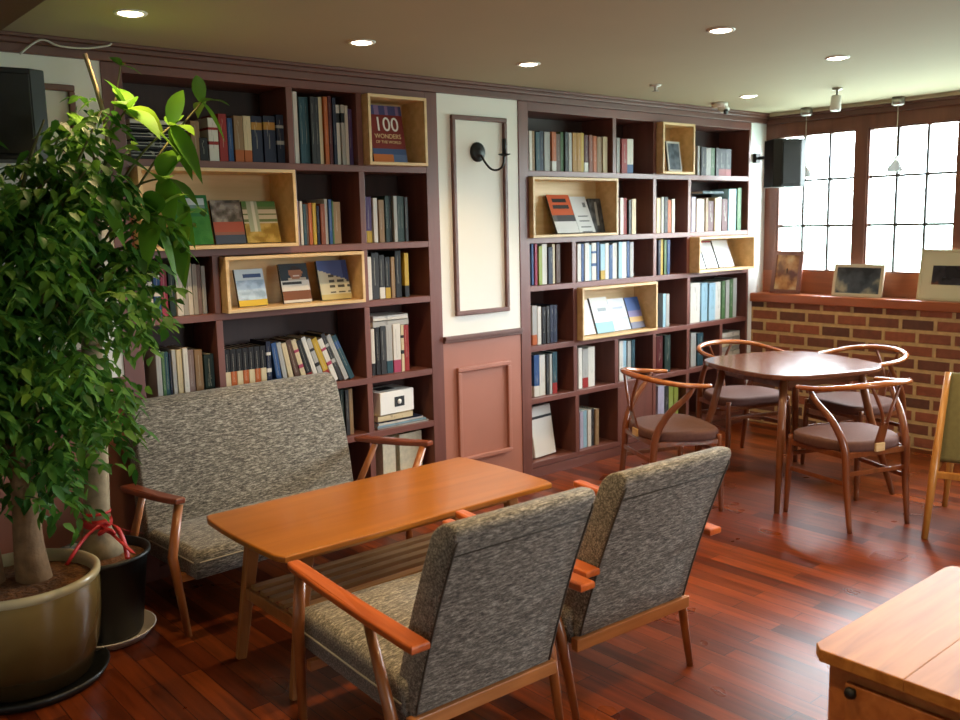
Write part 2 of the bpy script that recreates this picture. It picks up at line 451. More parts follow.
# window wall: brown timber posts, header and apron around the openings
NW = 5
wins = [(3.97-.711*i-.619, 3.97-.711*i) for i in range(NW)]
wr = MB()
wr.box(XR, XR+.075, -3.2, 4.5, 2.212, CZ)                               # header
wr.box(XR, XR+.075, -3.2, 4.5, 0, 1.19, mi=1)                           # apron and wall below
edges = [4.5]+[v for a, b in wins for v in (b, a)]+[-3.2]
for k in range(0, len(edges), 2):
    wr.box(XR, XR+.075, edges[k+1], edges[k], 1.19, 2.212)
wr = struct(wr.build('wall_right', [M['winframe'], M['apron']]))
bk = MB().box(6.268, XR, -3.1, Y0+.004, 0, .955)
bk.build('brick_facing', M['brick'], wr)
struct(MB().box(6.24, XR, -3.1, Y0+.004, .955, 1.022, .006).build('trim_5', M['ledge']))
def make_window(i, loc, rz, wd, H):
    w = struct(bpy.data.objects.new('window_%d' % i, None)); COL.objects.link(w); w.location = loc; w.rotation_euler = (0, 0, rz)
    h = wd/2
    f = MB(); t = .012
    for (p, q, r, s_) in ((-h, -h+t, 0, H), (h-t, h, 0, H), (-h+t, h-t, 0, t), (-h+t, h-t, H-t, H)):
        f.box(.01, .07, p, q, r, s_, .002)
    f.build('window_frame', M['winframe'], w)
    u = MB()
    for k in (1, 2):
        y = -h+2*h*k/3; z = H*k/3
        u.box(.022, .056, y-.009, y+.009, t, H-t, .002); u.box(.023, .055, -h+t, h-t, z-.009, z+.009, .002)
    u.build('muntin', M['muntin'], w)
    MB().box(.038, .043, -h+t, h-t, t, H-t).build('pane', M['glass'], w)
for i, (a, b) in enumerate(wins): make_window(i+1, (XR, (a+b)/2, 1.19), 0, b-a, 2.212-1.19)
for i, (a, b) in enumerate(fwins): make_window(NW+1+i, ((a+b)/2, -3.1, 1.1), -PI/2, b-a, 1.0)
pl = bpy.data.lights.new('daylight_portal', 'AREA'); pl.shape = 'RECTANGLE'; pl.size = 1.05; pl.size_y = 3.6; pl.cycles.is_portal = True
po = bpy.data.objects.new('daylight_portal', pl); COL.objects.link(po); po.location = (XR+.1, 2.22, 1.7); po.rotation_euler = (0, PI/2, 0)

pl2 = bpy.data.lights.new('daylight_portal', 'AREA'); pl2.shape = 'RECTANGLE'; pl2.size = 1.05; pl2.size_y = 1.05; pl2.cycles.is_portal = True
po2 = bpy.data.objects.new('daylight_portal', pl2); COL.objects.link(po2); po2.location = (3.4, -3.22, 1.6); po2.rotation_euler = (PI/2, 0, 0)
# ceiling downlights
spots = [(1.30, 3.446), (2.284, 3.43), (3.273, 3.43), (5.331, 3.525), (2.352, 2.344), (3.389, 2.378), (4.463, 2.44),
         (1.3, 2.33), (2.35, 1.2), (3.4, 1.2), (4.46, 1.2), (1.3, 1.2), (1.3, 0), (3.4, 0), (1.3, -1.4), (3.4, -1.4)]
SPL = ['above the leafy plant at left', 'above the red-book display box', 'above the white panel and wall lamp', 'near the white ceiling camera',
       'cut by the top edge, mid ceiling', 'in the second row above the armchairs', 'nearest the window wall']
for i, (x, y) in enumerate(spots):
    t = thing('downlight', 'small round recessed ceiling light, ' + (SPL[i] if i < 7 else 'over the near part of the room'), 'ceiling light', (x, y, CZ), 0, 'recessed ceiling lights')
    MB().lathe([(.042, -.001), (.046, -.005), (.056, -.006), (.06, -.001), (.06, .0)], 24).build('trim_ring', M['white_plastic'], t)
    MB().lathe([(0, -.009), (.03, -.008), (.041, -.004), (.043, -.001)], 24).build('bulb', M['bulb'], t)
    l = bpy.data.lights.new('downlight_lamp', 'SPOT'); l.color = (1, .69, .34); l.energy = 40; l.spot_size = math.radians(105); l.spot_blend = .7; l.shadow_soft_size = .03
    lo = bpy.data.objects.new('downlight_lamp', l); COL.objects.link(lo); lo.parent = t; lo.location = (0, 0, -.02)

# ------------------------------------------------------------------ bookcases
def bookcase(label, x0, x1, stile_l, stile_r, rows, dividers, ztop, doors=()):
    t = thing('bookcase', label, 'bookcase', ((x0+x1)/2, 4.2, 0)); ox, oy = (x0+x1)/2, 4.2
    def P(name, m, *b, bev=.002):
        return MB().box(b[0]-ox, b[1]-ox, b[2]-oy, b[3]-oy, b[4], b[5], bev).build(name, m, t)
    P('side_panel', M['shelf'], x0, stile_l, Y0, 4.355, 0, 2.314); P('side_panel', M['shelf'], stile_r, x1, Y0, 4.355, 0, 2.314)
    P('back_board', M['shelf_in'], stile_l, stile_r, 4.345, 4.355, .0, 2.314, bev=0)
    P('header', M['shelf_h'], stile_l, stile_r, Y0, 4.344, ztop, 2.314)
    P('plinth', M['shelf_h'], stile_l, stile_r, Y0+.002, 4.344, 0, .062)
    for z in rows:
        P('shelf', M['shelf_h'], stile_l, stile_r, Y0+.001, 4.344, z-.034, z)
    for x, z0, z1 in dividers:
        P('divider', M['shelf'], x-.017, x+.017, Y0, 4.344, z0, z1)
    for a, b, z0, z1 in doors:
        P('door', M['shelf'], a, b, Y0+.004, Y0+.022, z0, z1)
    return t
ZL = [1.915, 1.513, 1.21, .798, .498, .10]
bookcase('reddish brown built-in bookcase behind the tweed sofa and leafy plant', 1.39, 3.184, 1.478, 3.1, ZL,
         [(2.277, 1.915, 2.275), (2.277, 1.513, 1.881), (2.677, 1.915, 2.275), (2.677, 1.513, 1.881), (1.847, 1.21, 1.479), (2.677, 1.21, 1.479),
          (1.847, .798, 1.176), (2.677, .798, 1.176), (1.847, .498, .764), (2.277, .498, .764), (2.677, .498, .764), (1.847, .1, .464), (2.277, .1, .464), (2.677, .1, .464)], 2.275)
ZR = [1.912, 1.508, 1.215, .84, .51, .10]
bookcase('reddish brown built-in bookcase right of the wall lamp behind round-backed chairs', 3.792, 6.21, 3.872, 6.185, ZR,
         [(4.647, 1.912, 2.26), (5.062, 1.912, 2.26), (5.458, 1.912, 2.26), (4.672, 1.508, 1.878), (5.062, 1.508, 1.878), (5.452, 1.508, 1.878),
          (4.26, 1.215, 1.474), (5.068, 1.215, 1.474), (5.445, 1.215, 1.474), (4.268, .84, 1.181), (5.068, .84, 1.181), (5.455, .84, 1.181),
          (4.267, .51, .806), (4.667, .51, .806), (5.07, .51, .806), (5.455, .51, .806), (5.862, .51, .806),
          (4.281, .1, .476), (4.698, .1, .476), (5.07, .1, .476), (5.455, .1, .476), (5.862, .1, .476)], 2.26, [(4.716, 5.053, .1, .476)])

# pale pine display boxes pushed into the bays
def display_box(label, x0, x1, z0, z1, out=.08):
    t = thing('display_box', label, 'display box', ((x0+x1)/2, Y0-out, z0), 0, None)
    w = (x1-x0)/2; h = z1-z0; d = out+.255; k = .016
    f = MB(); f.box(-w, w, 0, d, 0, k, .0015); f.box(-w, w, 0, d, h-k, h, .0015)
    f.box(-w, -w+k, 0, d, k, h-k, .0015); f.box(w-k, w, 0, d, k, h-k, .0015)
    f.build('box_frame', M['pine'], t)
    MB().box(-w+k, w-k, d-.1, d-.09, k, h-k).build('box_back', M['pine'], t)
display_box('pale wood display box holding the red 100 book, top row', 2.70, 3.076, 1.9155, 2.273, .05)
display_box('long pale wood display box half behind the plant leaves, second row', 1.485, 2.246, 1.5135, 1.878)
display_box('pale wood display box with portrait-cover book, above the sofa', 1.868, 2.634, 1.2105, 1.474, .06)
display_box('small upright pale wood box near the ceiling camera, right bookcase', 5.083, 5.437, 1.9125, 2.257, .055)
display_box('pale wood display box with orange book cover, right of wall lamp', 3.878, 4.65, 1.5085, 1.874, .03)
display_box('pale wood display box next to the white wall strip under window speaker', 5.47, 6.17, 1.2155, 1.471)
display_box('pale wood display box in fourth row above the left round-backed chair', 4.29, 5.046, .8405, 1.178, .045)
BOOK_ROWS = [
 ('top row bay behind the plant, left bookcase', 1.915, [
  (1.783, 0.043, 0.179, 'tan', ''), (1.82, 0.041, 0.105, 'black', ''), (1.87, 0.049, 0.198, 'white', 'red:mid'),
  (1.923, 0.042, 0.219, 'red', ''), (1.967, 0.028, 0.202, 'blue', ''), (1.998, 0.046, 0.214, 'tan', 'orange:bot'),
  (2.046, 0.041, 0.216, 'cream', 'orange:bot'), (2.09, 0.058, 0.219, 'navy', 'gold:top'), (2.151, 0.064, 0.223, 'navy', 'gold:top'),
  (2.217, 0.041, 0.231, 'navy', 'silver:mid'),
 ]),
 ('top row bay left of the red-book box', 1.915, [
  (2.318, 0.025, 0.348, 'white', ''), (2.346, 0.029, 0.324, 'teal', ''), (2.376, 0.03, 0.327, 'teal', ''),
  (2.409, 0.026, 0.329, 'charcoal', ''), (2.435, 0.025, 0.328, 'charcoal', ''), (2.462, 0.023, 0.332, 'cream', ''),
  (2.488, 0.024, 0.334, 'orange', ''), (2.514, 0.022, 0.341, 'maroon', ''), (2.538, 0.022, 0.333, 'navy', ''),
  (2.561, 0.024, 0.3, 'white', 'black:top'), (2.586, 0.023, 0.301, 'silver', 'black:top'), (2.609, 0.02, 0.298, 'white', ''),
  (2.63, 0.026, 0.284, 'purple', ''),
 ]),
 ('second row middle bay, left bookcase', 1.513, [
  (2.309, 0.014, 0.22, 'lavender', ''), (2.324, 0.016, 0.218, 'white', ''), (2.34, 0.018, 0.205, 'teal', ''),
  (2.36, 0.014, 0.205, 'brown', ''), (2.375, 0.021, 0.21, 'orange', ''), (2.398, 0.022, 0.21, 'yellow', ''),
  (2.42, 0.016, 0.195, 'navy', ''), (2.439, 0.028, 0.205, 'rust', ''), (2.469, 0.019, 0.23, 'silver', ''),
  (2.49, 0.019, 0.228, 'blue', ''), (2.51, 0.011, 0.22, 'green', ''), (2.522, 0.043, 0.215, 'tan', ''),
 ]),
 ('second row right bay, left bookcase', 1.513, [
  (2.723, 0.035, 0.241, 'purple', 'yellow:bot'), (2.764, 0.027, 0.235, 'white', ''), (2.796, 0.035, 0.225, 'tan', ''),
  (2.842, 0.026, 0.246, 'darkgreen', ''), (2.87, 0.021, 0.246, 'black', ''), (2.893, 0.024, 0.246, 'silver', ''),
  (2.919, 0.025, 0.246, 'darkgreen', ''), (2.946, 0.025, 0.244, 'darkgreen', ''), (2.972, 0.022, 0.241, 'charcoal', ''),
 ]),
 ('third row bay beside the plant, left bookcase', 1.21, [
  (1.517, 0.041, 0.227, 'white', 'black:mid'), (1.562, 0.033, 0.252, 'blue', 'white:mid'), (1.595, 0.032, 0.242, 'pink', ''),
  (1.629, 0.028, 0.231, 'darkgreen', ''), (1.662, 0.031, 0.257, 'white', ''), (1.693, 0.025, 0.249, 'silver', ''),
  (1.718, 0.023, 0.241, 'white', ''), (1.742, 0.023, 0.235, 'silver', ''), (1.766, 0.023, 0.23, 'mauve', ''),
  (1.79, 0.021, 0.224, 'silver', ''),
 ]),
 ('third row right bay, left bookcase', 1.21, [
  (2.711, 0.029, 0.229, 'white', ''), (2.743, 0.048, 0.249, 'charcoal', ''), (2.792, 0.036, 0.236, 'charcoal', 'white:bot'),
  (2.829, 0.034, 0.224, 'black', 'yellow:bot'), (2.867, 0.026, 0.223, 'tan', ''), (2.898, 0.04, 0.254, 'black', ''),
  (2.951, 0.03, 0.241, 'yellow', 'black:bot'),
 ]),
 ('fourth row bay beside the plant, left bookcase', 0.798, [
  (1.543, 0.025, 0.261, 'silver', ''), (1.57, 0.016, 0.254, 'green', ''), (1.588, 0.019, 0.252, 'teal', ''),
  (1.608, 0.01, 0.245, 'navy', ''), (1.621, 0.02, 0.258, 'silver', ''), (1.643, 0.026, 0.255, 'cream', ''),
  (1.671, 0.025, 0.261, 'white', ''), (1.698, 0.031, 0.249, 'mauve', ''), (1.732, 0.039, 0.245, 'tan', ''),
  (1.775, 0.05, 0.22, 'darkgreen', ''),
 ]),
 ('fourth row right bay, left bookcase', 0.798, [
  (2.719, 0.024, 0.255, 'white', 'black:bot'), (2.745, 0.029, 0.263, 'black', ''), (2.776, 0.037, 0.266, 'charcoal', ''),
  (2.816, 0.042, 0.267, 'silver', 'teal:bot'), (2.86, 0.051, 0.269, 'white', 'pink:bot'), (2.914, 0.02, 0.26, 'cream', 'black:mid'),
  (2.937, 0.034, 0.257, 'red', ''),
 ]),
 ('fifth row bay behind the sofa, left bookcase', 0.498, [
  (2.462, 0.024, 0.245, 'darkgreen', ''), (2.487, 0.023, 0.247, 'charcoal', ''), (2.512, 0.023, 0.249, 'darkgreen', ''),
  (2.537, 0.024, 0.246, 'charcoal', ''), (2.562, 0.024, 0.248, 'tan', ''),
 ]),
 ('top row left bay, right bookcase', 1.912, [
  (3.91, 0.025, 0.237, 'white', ''), (3.937, 0.028, 0.238, 'tan', ''), (3.969, 0.034, 0.234, 'teal', ''),
  (4.004, 0.037, 0.241, 'navy', ''), (4.045, 0.052, 0.238, 'silver', ''), (4.102, 0.039, 0.24, 'orange', 'white:bot'),
  (4.144, 0.042, 0.23, 'brown', ''), (4.188, 0.029, 0.244, 'green', ''), (4.218, 0.03, 0.245, 'charcoal', ''),
  (4.251, 0.032, 0.241, 'silver', ''), (4.284, 0.041, 0.242, 'gold', ''), (4.327, 0.04, 0.244, 'gold', ''),
  (4.369, 0.03, 0.246, 'yellow', ''), (4.402, 0.039, 0.235, 'maroon', 'white:bot'), (4.443, 0.036, 0.237, 'rust', ''),
  (4.481, 0.035, 0.232, 'orange', ''), (4.52, 0.045, 0.228, 'tan', ''), (4.568, 0.046, 0.23, 'cream', ''),
 ]),
 ('top row second bay, right bookcase', 1.912, [
  (4.717, 0.035, 0.23, 'silver', ''), (4.755, 0.058, 0.225, 'red', ''), (4.816, 0.069, 0.228, 'white', 'blue:bot'),
 ]),
 ('top row rightmost bay, right bookcase', 1.912, [
  (5.595, 0.03, 0.21, 'silver', ''), (5.631, 0.06, 0.205, 'charcoal', ''), (5.693, 0.059, 0.2, 'silver', ''),
  (5.756, 0.052, 0.202, 'green', ''), (5.811, 0.04, 0.204, 'charcoal', ''), (5.855, 0.085, 0.199, 'black', 'red:bot'),
  (5.944, 0.073, 0.201, 'charcoal', 'red:bot'),
 ]),
 ('second row bay right of the orange-cover box', 1.508, [
  (4.737, 0.036, 0.243, 'white', ''), (4.775, 0.048, 0.243, 'red', ''), (4.827, 0.028, 0.23, 'charcoal', ''),
  (4.858, 0.044, 0.236, 'cream', ''),
 ]),
 ('second row third bay, right bookcase', 1.508, [
  (5.132, 0.044, 0.243, 'cream', ''), (5.179, 0.03, 0.25, 'silver', ''), (5.212, 0.041, 0.25, 'black', ''),
  (5.257, 0.042, 0.229, 'orange', ''), (5.302, 0.036, 0.236, 'white', ''),
 ]),
 ('second row rightmost bay, right bookcase', 1.508, [
  (5.531, 0.048, 0.251, 'lavender', ''), (5.582, 0.051, 0.237, 'white', ''), (5.636, 0.051, 0.237, 'white', ''),
  (5.691, 0.033, 0.244, 'tan', ''), (5.728, 0.071, 0.222, 'maroon', ''), (5.802, 0.044, 0.244, 'cream', ''),
  (5.848, 0.044, 0.251, 'white', ''), (5.9, 0.07, 0.237, 'maroon', ''), (5.987, 0.098, 0.311, 'paleblue', ''),
  (6.091, 0.053, 0.319, 'green', ''),
 ]),
 ('third row left bay, right bookcase', 1.215, [
  (3.926, 0.021, 0.262, 'blue', ''), (3.95, 0.023, 0.255, 'pink', ''), (3.976, 0.032, 0.241, 'lime', ''),
  (4.011, 0.045, 0.253, 'white', ''), (4.06, 0.04, 0.232, 'navy', ''), (4.103, 0.028, 0.25, 'cream', ''),
  (4.134, 0.038, 0.249, 'brown', ''),
 ]),
 ('third row second bay, right bookcase', 1.215, [
  (4.326, 0.035, 0.243, 'white', ''), (4.363, 0.025, 0.242, 'blue', ''), (4.392, 0.045, 0.247, 'white', ''),
  (4.439, 0.026, 0.233, 'paleblue', ''), (4.468, 0.045, 0.245, 'white', 'blue:mid'), (4.516, 0.026, 0.25, 'blue', ''),
  (4.545, 0.046, 0.236, 'paleblue', 'yellow:bot'), (4.595, 0.037, 0.241, 'white', ''), (4.634, 0.037, 0.227, 'blue', ''),
  (4.674, 0.047, 0.239, 'white', ''), (4.725, 0.038, 0.244, 'paleblue', ''), (4.766, 0.048, 0.243, 'white', ''),
  (4.817, 0.028, 0.248, 'blue', ''), (4.848, 0.039, 0.24, 'silver', ''),
 ]),
 ('third row third bay, right bookcase', 1.215, [
  (5.146, 0.028, 0.246, 'navy', ''), (5.177, 0.03, 0.252, 'yellow', ''), (5.21, 0.03, 0.244, 'green', ''),
  (5.244, 0.031, 0.243, 'blue', ''),
 ]),
 ('fourth row left bay, right bookcase', 0.84, [
  (3.923, 0.043, 0.247, 'silver', 'orange:bot'), (3.969, 0.032, 0.238, 'white', ''), (4.004, 0.033, 0.235, 'black', ''),
  (4.039, 0.028, 0.239, 'charcoal', ''), (4.071, 0.031, 0.243, 'navy', ''), (4.104, 0.035, 0.24, 'navy', ''),
 ]),
 ('fourth row third bay, right bookcase', 0.84, [
  (5.206, 0.034, 0.238, 'paleblue', ''), (5.243, 0.037, 0.235, 'silver', ''),
 ]),
 ('fourth row rightmost bay, right bookcase', 0.84, [
  (5.522, 0.118, 0.295, 'white', ''), (5.665, 0.078, 0.288, 'paleblue', ''), (5.747, 0.081, 0.283, 'paleblue', ''),
  (5.831, 0.073, 0.286, 'white', ''), (5.908, 0.048, 0.29, 'green', ''), (5.96, 0.048, 0.295, 'silver', ''),
  (6.012, 0.049, 0.299, 'green', ''), (6.065, 0.049, 0.304, 'silver', ''),
 ]),
 ('fifth row left bay, right bookcase', 0.51, [
  (3.926, 0.048, 0.268, 'blue', 'white:bot'), (3.979, 0.053, 0.262, 'white', ''), (4.034, 0.024, 0.257, 'charcoal', ''),
  (4.061, 0.024, 0.261, 'silver', ''), (4.088, 0.043, 0.27, 'teal', 'red:bot'),
 ]),
 ('fifth row second bay, right bookcase', 0.51, [
  (4.326, 0.038, 0.271, 'white', ''), (4.367, 0.055, 0.259, 'silver', 'red:bot'), (4.425, 0.065, 0.266, 'white', ''),
 ]),
 ('fifth row third bay, right bookcase', 0.51, [
  (4.732, 0.042, 0.277, 'white', ''), (4.777, 0.039, 0.272, 'paleblue', ''), (4.819, 0.039, 0.268, 'silver', ''),
  (4.861, 0.039, 0.271, 'teal', ''),
 ]),
 ('fifth row bay behind the left round-backed chair', 0.51, [
  (5.136, 0.073, 0.271, 'maroon', ''), (5.221, 0.069, 0.27, 'darkgreen', ''),
 ]),
 ('fifth row bay behind the round table', 0.51, [
  (5.544, 0.067, 0.255, 'silver', ''), (5.615, 0.071, 0.248, 'teal', ''),
 ]),
 ('bottom row second bay, right bookcase', 0.1, [
  (4.346, 0.034, 0.25, 'lavender', ''), (4.383, 0.036, 0.251, 'paleblue', ''), (4.422, 0.036, 0.252, 'white', ''),
  (4.461, 0.027, 0.254, 'charcoal', ''), (4.491, 0.037, 0.249, 'tan', ''),
 ]),
 ('bottom row bay behind the left round-backed chair', 0.1, [
  (5.151, 0.074, 0.317, 'lavender', ''), (5.228, 0.054, 0.308, 'charcoal', ''), (5.286, 0.055, 0.307, 'lime', ''),
  (5.345, 0.05, 0.3, 'lime', ''),
 ]),
]
# ------------------------------------------------------------------ books
BC = dict(tan=(168, 132, 92), black=(28, 26, 28), white=(222, 216, 204), red=(172, 40, 34), blue=(52, 92, 150), cream=(216, 196, 156), navy=(30, 38, 68),
          teal=(44, 84, 96), charcoal=(56, 56, 58), orange=(206, 104, 40), maroon=(92, 18, 22), silver=(176, 174, 168), purple=(92, 66, 118),
          lavender=(190, 182, 204), brown=(104, 70, 52), yellow=(216, 176, 50), rust=(150, 76, 44), green=(84, 124, 74), darkgreen=(34, 58, 52),
          pink=(196, 70, 104), mauve=(150, 124, 118), gold=(196, 140, 44), paleblue=(158, 196, 212), lime=(176, 190, 84))
CN = dict(paleblue='pale blue', darkgreen='dark green')
_bm = {}
def spine_mat(c, band=''):
    key = (c, band)
    if key in _bm: return _bm[key]
    m, nt, b = newmat('book_cover_'+c); L = nt.links.new
    BK = lambda q: srgb(*(v*(.93 if min(BC[q]) > 150 else .82) for v in BC[q])); base = BK(c); lum = sum(base[:3])/3
    tc = nt.nodes.new('ShaderNodeTexCoord'); sp = nt.nodes.new('ShaderNodeSeparateXYZ'); L(tc.outputs['Generated'], sp.inputs[0])
    r = nt.nodes.new('ShaderNodeValToRGB'); r.color_ramp.interpolation = 'CONSTANT'
    e = r.color_ramp.elements; e[0].color = base; e[0].position = 0; e[1].position = .999; e[1].color = base
    if band:
        bc, where = band.split(':'); bcol = BK(bc)
        spans = {'low': [(0, .52)], 'bot': [(0, .26)], 'top': [(.70, .86)], 'mid': [(.38, .46), (.72, .78)]}[where]
        for a, z in spans:
            q = e.new(a+.001); q.color = bcol
            q = e.new(z); q.color = base
    L(sp.outputs['Z'], r.inputs['Fac'])
    # small worn title marks down the spine
    n = nt.nodes.new('ShaderNodeTexNoise'); n.inputs['Scale'].default_value = 1; n.inputs['Detail'].default_value = 2
    mp = nt.nodes.new('ShaderNodeMapping'); mp.inputs['Scale'].default_value = (9, .1, 2.2)
    oi = nt.nodes.new('ShaderNodeObjectInfo'); ad = nt.nodes.new('ShaderNodeVectorMath'); ad.operation = 'ADD'
    L(tc.outputs['Generated'], mp.inputs['Vector']); L(mp.outputs['Vector'], ad.inputs[0]); L(oi.outputs['Location'], ad.inputs[1]); L(ad.outputs[0], n.inputs['Vector'])
    gt = nt.nodes.new('ShaderNodeMath'); gt.operation = 'GREATER_THAN'; gt.inputs[1].default_value = .57
    L(n.outputs['Fac'], gt.inputs[0])
    def lim(sock, lo, hi):
        a = nt.nodes.new('ShaderNodeMath'); a.operation = 'GREATER_THAN'; a.inputs[1].default_value = lo
        z = nt.nodes.new('ShaderNodeMath'); z.operation = 'LESS_THAN'; z.inputs[1].default_value = hi
        L(sock, a.inputs[0]); L(sock, z.inputs[0])
        q = nt.nodes.new('ShaderNodeMath'); q.operation = 'MULTIPLY'; L(a.outputs[0], q.inputs[0]); L(z.outputs[0], q.inputs[1]); return q
    q1 = lim(sp.outputs['X'], .3, .7); q2 = lim(sp.outputs['Z'], .3, .9)
    k = nt.nodes.new('ShaderNodeMath'); k.operation = 'MULTIPLY'; L(q1.outputs[0], k.inputs[0]); L(q2.outputs[0], k.inputs[1])
    k2 = nt.nodes.new('ShaderNodeMath'); k2.operation = 'MULTIPLY'; L(k.outputs[0], k2.inputs[0]); L(gt.outputs[0], k2.inputs[1])
    k3 = nt.nodes.new('ShaderNodeMath'); k3.operation = 'MULTIPLY'; k3.inputs[1].default_value = .38; L(k2.outputs[0], k3.inputs[0])
    mx = nt.nodes.new('ShaderNodeMix'); mx.data_type = 'RGBA'
    mx.inputs[7].default_value = (.05, .045, .045, 1) if lum > .3 else (.62, .58, .46, 1)
    L(k3.outputs[0], mx.inputs[0]); L(r.outputs['Color'], mx.inputs[6]); L(mx.outputs[2], b.inputs['Base Color'])
    b.inputs['Roughness'].default_value = .5; b.inputs['Specular IOR Level'].default_value = .3
    _bm[key] = m; return m

def book_shape(w, h, d):
    """spine faces -y, pages between two boards; stands on z=0, x from 0"""
    t = min(.003, w*.2); b = MB()
    b.box(0, t, .002, d, 0, h, 0); b.box(w-t, w, .002, d, 0, h, 0)
    b.box(0, w, 0, .004, 0, h, min(.0015, w*.2), 1)
    b.box(t, w-t, .004, d-.004, .003, h-.003, 0, mi=1)
    return b

ORD = ['first', 'second', 'third', 'fourth', 'fifth', 'sixth', 'seventh', 'eighth', 'ninth', 'tenth', 'eleventh', 'twelfth', 'thirteenth', 'fourteenth',
       'fifteenth', 'sixteenth', 'seventeenth', 'eighteenth', 'nineteenth', 'twentieth', 'twenty-first', 'twenty-second']
def book_words(c, band, w):
    s = CN.get(c, c)
    if band:
        bc, where = band.split(':'); s += ' '+CN.get(bc, bc).replace(' ', '-')+{'low': '-based', 'bot': '-footed', 'top': '-topped', 'mid': '-banded'}[where]
    return ('thick ' if w > .05 else 'thin ' if w < .022 else '')+s
for phrase, z, row in BOOK_ROWS:
    rr = random.Random(phrase)
    for i, (x, w, h, c, band) in enumerate(row):
        h = min(h, .258) if 1.2 < z < 1.22 else h
        o = book_shape(w-.0012, h, rr.uniform(.15, .19)).build('book', [spine_mat(c, band), M['paper']])
        o.location = (x, 4.105+rr.uniform(-.006, .008), z+.0008)
        tag(o, '%s book, %s from left, %s' % (book_words(c, band, w), ORD[i], phrase), 'book', 'books in '+phrase)

# leaning run in the fourth row above the sofa, after a matching set with black-topped spines
x = 1.874; n = 0
PH = 'fourth row middle bay above the sofa'
def put_lean(c, band, w, h, lean, x, n, words=None):
    o = book_shape(w-.001, h, .17).build('book', [spine_mat(c, band), M['paper']])
    o.location = (x, 4.103, .7988); o.rotation_euler = (0, -lean, 0)
    tag(o, '%s book, %s from left, %s' % (words or (book_words(c, band, w)), ORD[n], PH), 'book', 'books in '+PH)
for k in range(7):
    put_lean('black', ['cream:low', 'orange:low'][k % 2], .031, .232, 0, x, n, 'upright black-topped series'); x += .0315; n += 1
lean = 0
seq = [('navy', 'white:mid', .026, .25), ('blue', '', .03, .24), ('silver', '', .026, .24), ('cream', '', .028, .235), ('brown', '', .03, .25), ('cream', 'pink:mid', .028, .25), ('black', 'red:bot', .03, .245),
       ('white', '', .026, .26), ('silver', 'black:mid', .026, .25), ('yellow', 'red:bot', .034, .25), ('white', 'pink:mid', .03, .245), ('charcoal', 'silver:mid', .024, .275), ('silver', '', .028, .265), ('teal', 'blue:top', .03, .26)]
angs = [0, 7, 9, 11, 13.5, 15, 16.5, 18, 19, 20, 21, 22, 23, 24]
x += .002
for (c, band, w, h), a in zip(seq, angs):
    a = math.radians(a)
    # a book leaning left pivots on its lower-left corner; its foot width on the shelf is w/cos(a)
    put_lean(c, band, w, h, a, x, n); nxt = math.radians(angs[min(n-6, 13)]); x += w*.93*math.cos(a)+(w*.93*math.sin(a)+h*math.cos(a))*math.tan(nxt)-h*math.sin(a)+.0012; n += 1

def lying(name, label, cat, x, y, z, w, d, h, mats, rz=0, group=None):
    """a book lying flat, spine to the front"""
    t = min(.003, h*.2); b = MB()
    b.box(-w/2, w/2, -d/2, d/2, 0, t); b.box(-w/2, w/2, -d/2, d/2, h-t, h); b.box(-w/2, w/2, -d/2, -d/2+.004, 0, h)
    b.box(-w/2+.003, w/2-.003, -d/2+.004, d/2-.003, t, h-t, mi=1)
    o = b.build(name, mats); o.location = (x, y, z+.0006); o.rotation_euler = (0, 0, rz); return tag(o, label, cat, group)
z = 1.915
for i, (c, h, wd) in enumerate((('black', .042, .26), ('black', .04, .27), ('black', .038, .25), ('black', .03, .26), ('white', .022, .25))):
    lying('book', '%s large book lying %s in the flat stack behind leaves, top row' % (c, ['lowest', 'second from bottom', 'third from bottom', 'fourth from bottom', 'on top'][i]), 'book',
          1.635+.004*(i % 2), 4.2, z, wd, .19, h, [spine_mat(c, 'silver:mid' if c == 'black' else ''), M['paper']], 0, 'flat stack behind the plant leaves'); z += h+.0006
lying('book', 'wide white-grey book lying across the upright books, fourth row right bay', 'book', 2.85, 4.19, 1.058, .24, .17, .032, [spine_mat('silver'), M['paper']], .02, 'flat books on upright books')
lying('book', 'grey-white book topmost across the upright books, fourth row right bay', 'book', 2.855, 4.19, 1.09, .23, .16, .03, [spine_mat('white'), M['paper']], .0, 'flat books on upright books')
lying('book', 'dark teal thin book lying on the upright books, second row rightmost bay', 'book', 5.80, 4.2, 1.781, .26, .17, .022, [spine_mat('teal'), M['paper']], 0)
z = .498
for i, (c, h, wd, xx) in enumerate((('silver', .011, .34, 2.905), ('paleblue', .01, .33, 2.895), ('white', .012, .31, 2.885), ('navy', .006, .3, 2.88), ('cream', .034, .235, 2.85))):
    lying('magazine' if i < 4 else 'book', '%s %s in the flat pile under the white box' % (CN.get(c, c), ['magazine lowest', 'magazine second from bottom', 'magazine third from bottom', 'thin magazine', 'thick book directly'][i]), 'magazine' if i < 4 else 'book',
          xx, 4.19, z, wd, .2, h, [spine_mat(c), M['paper']], .03*(i % 3-1), 'flat pile under the white box'); z += h+.0006
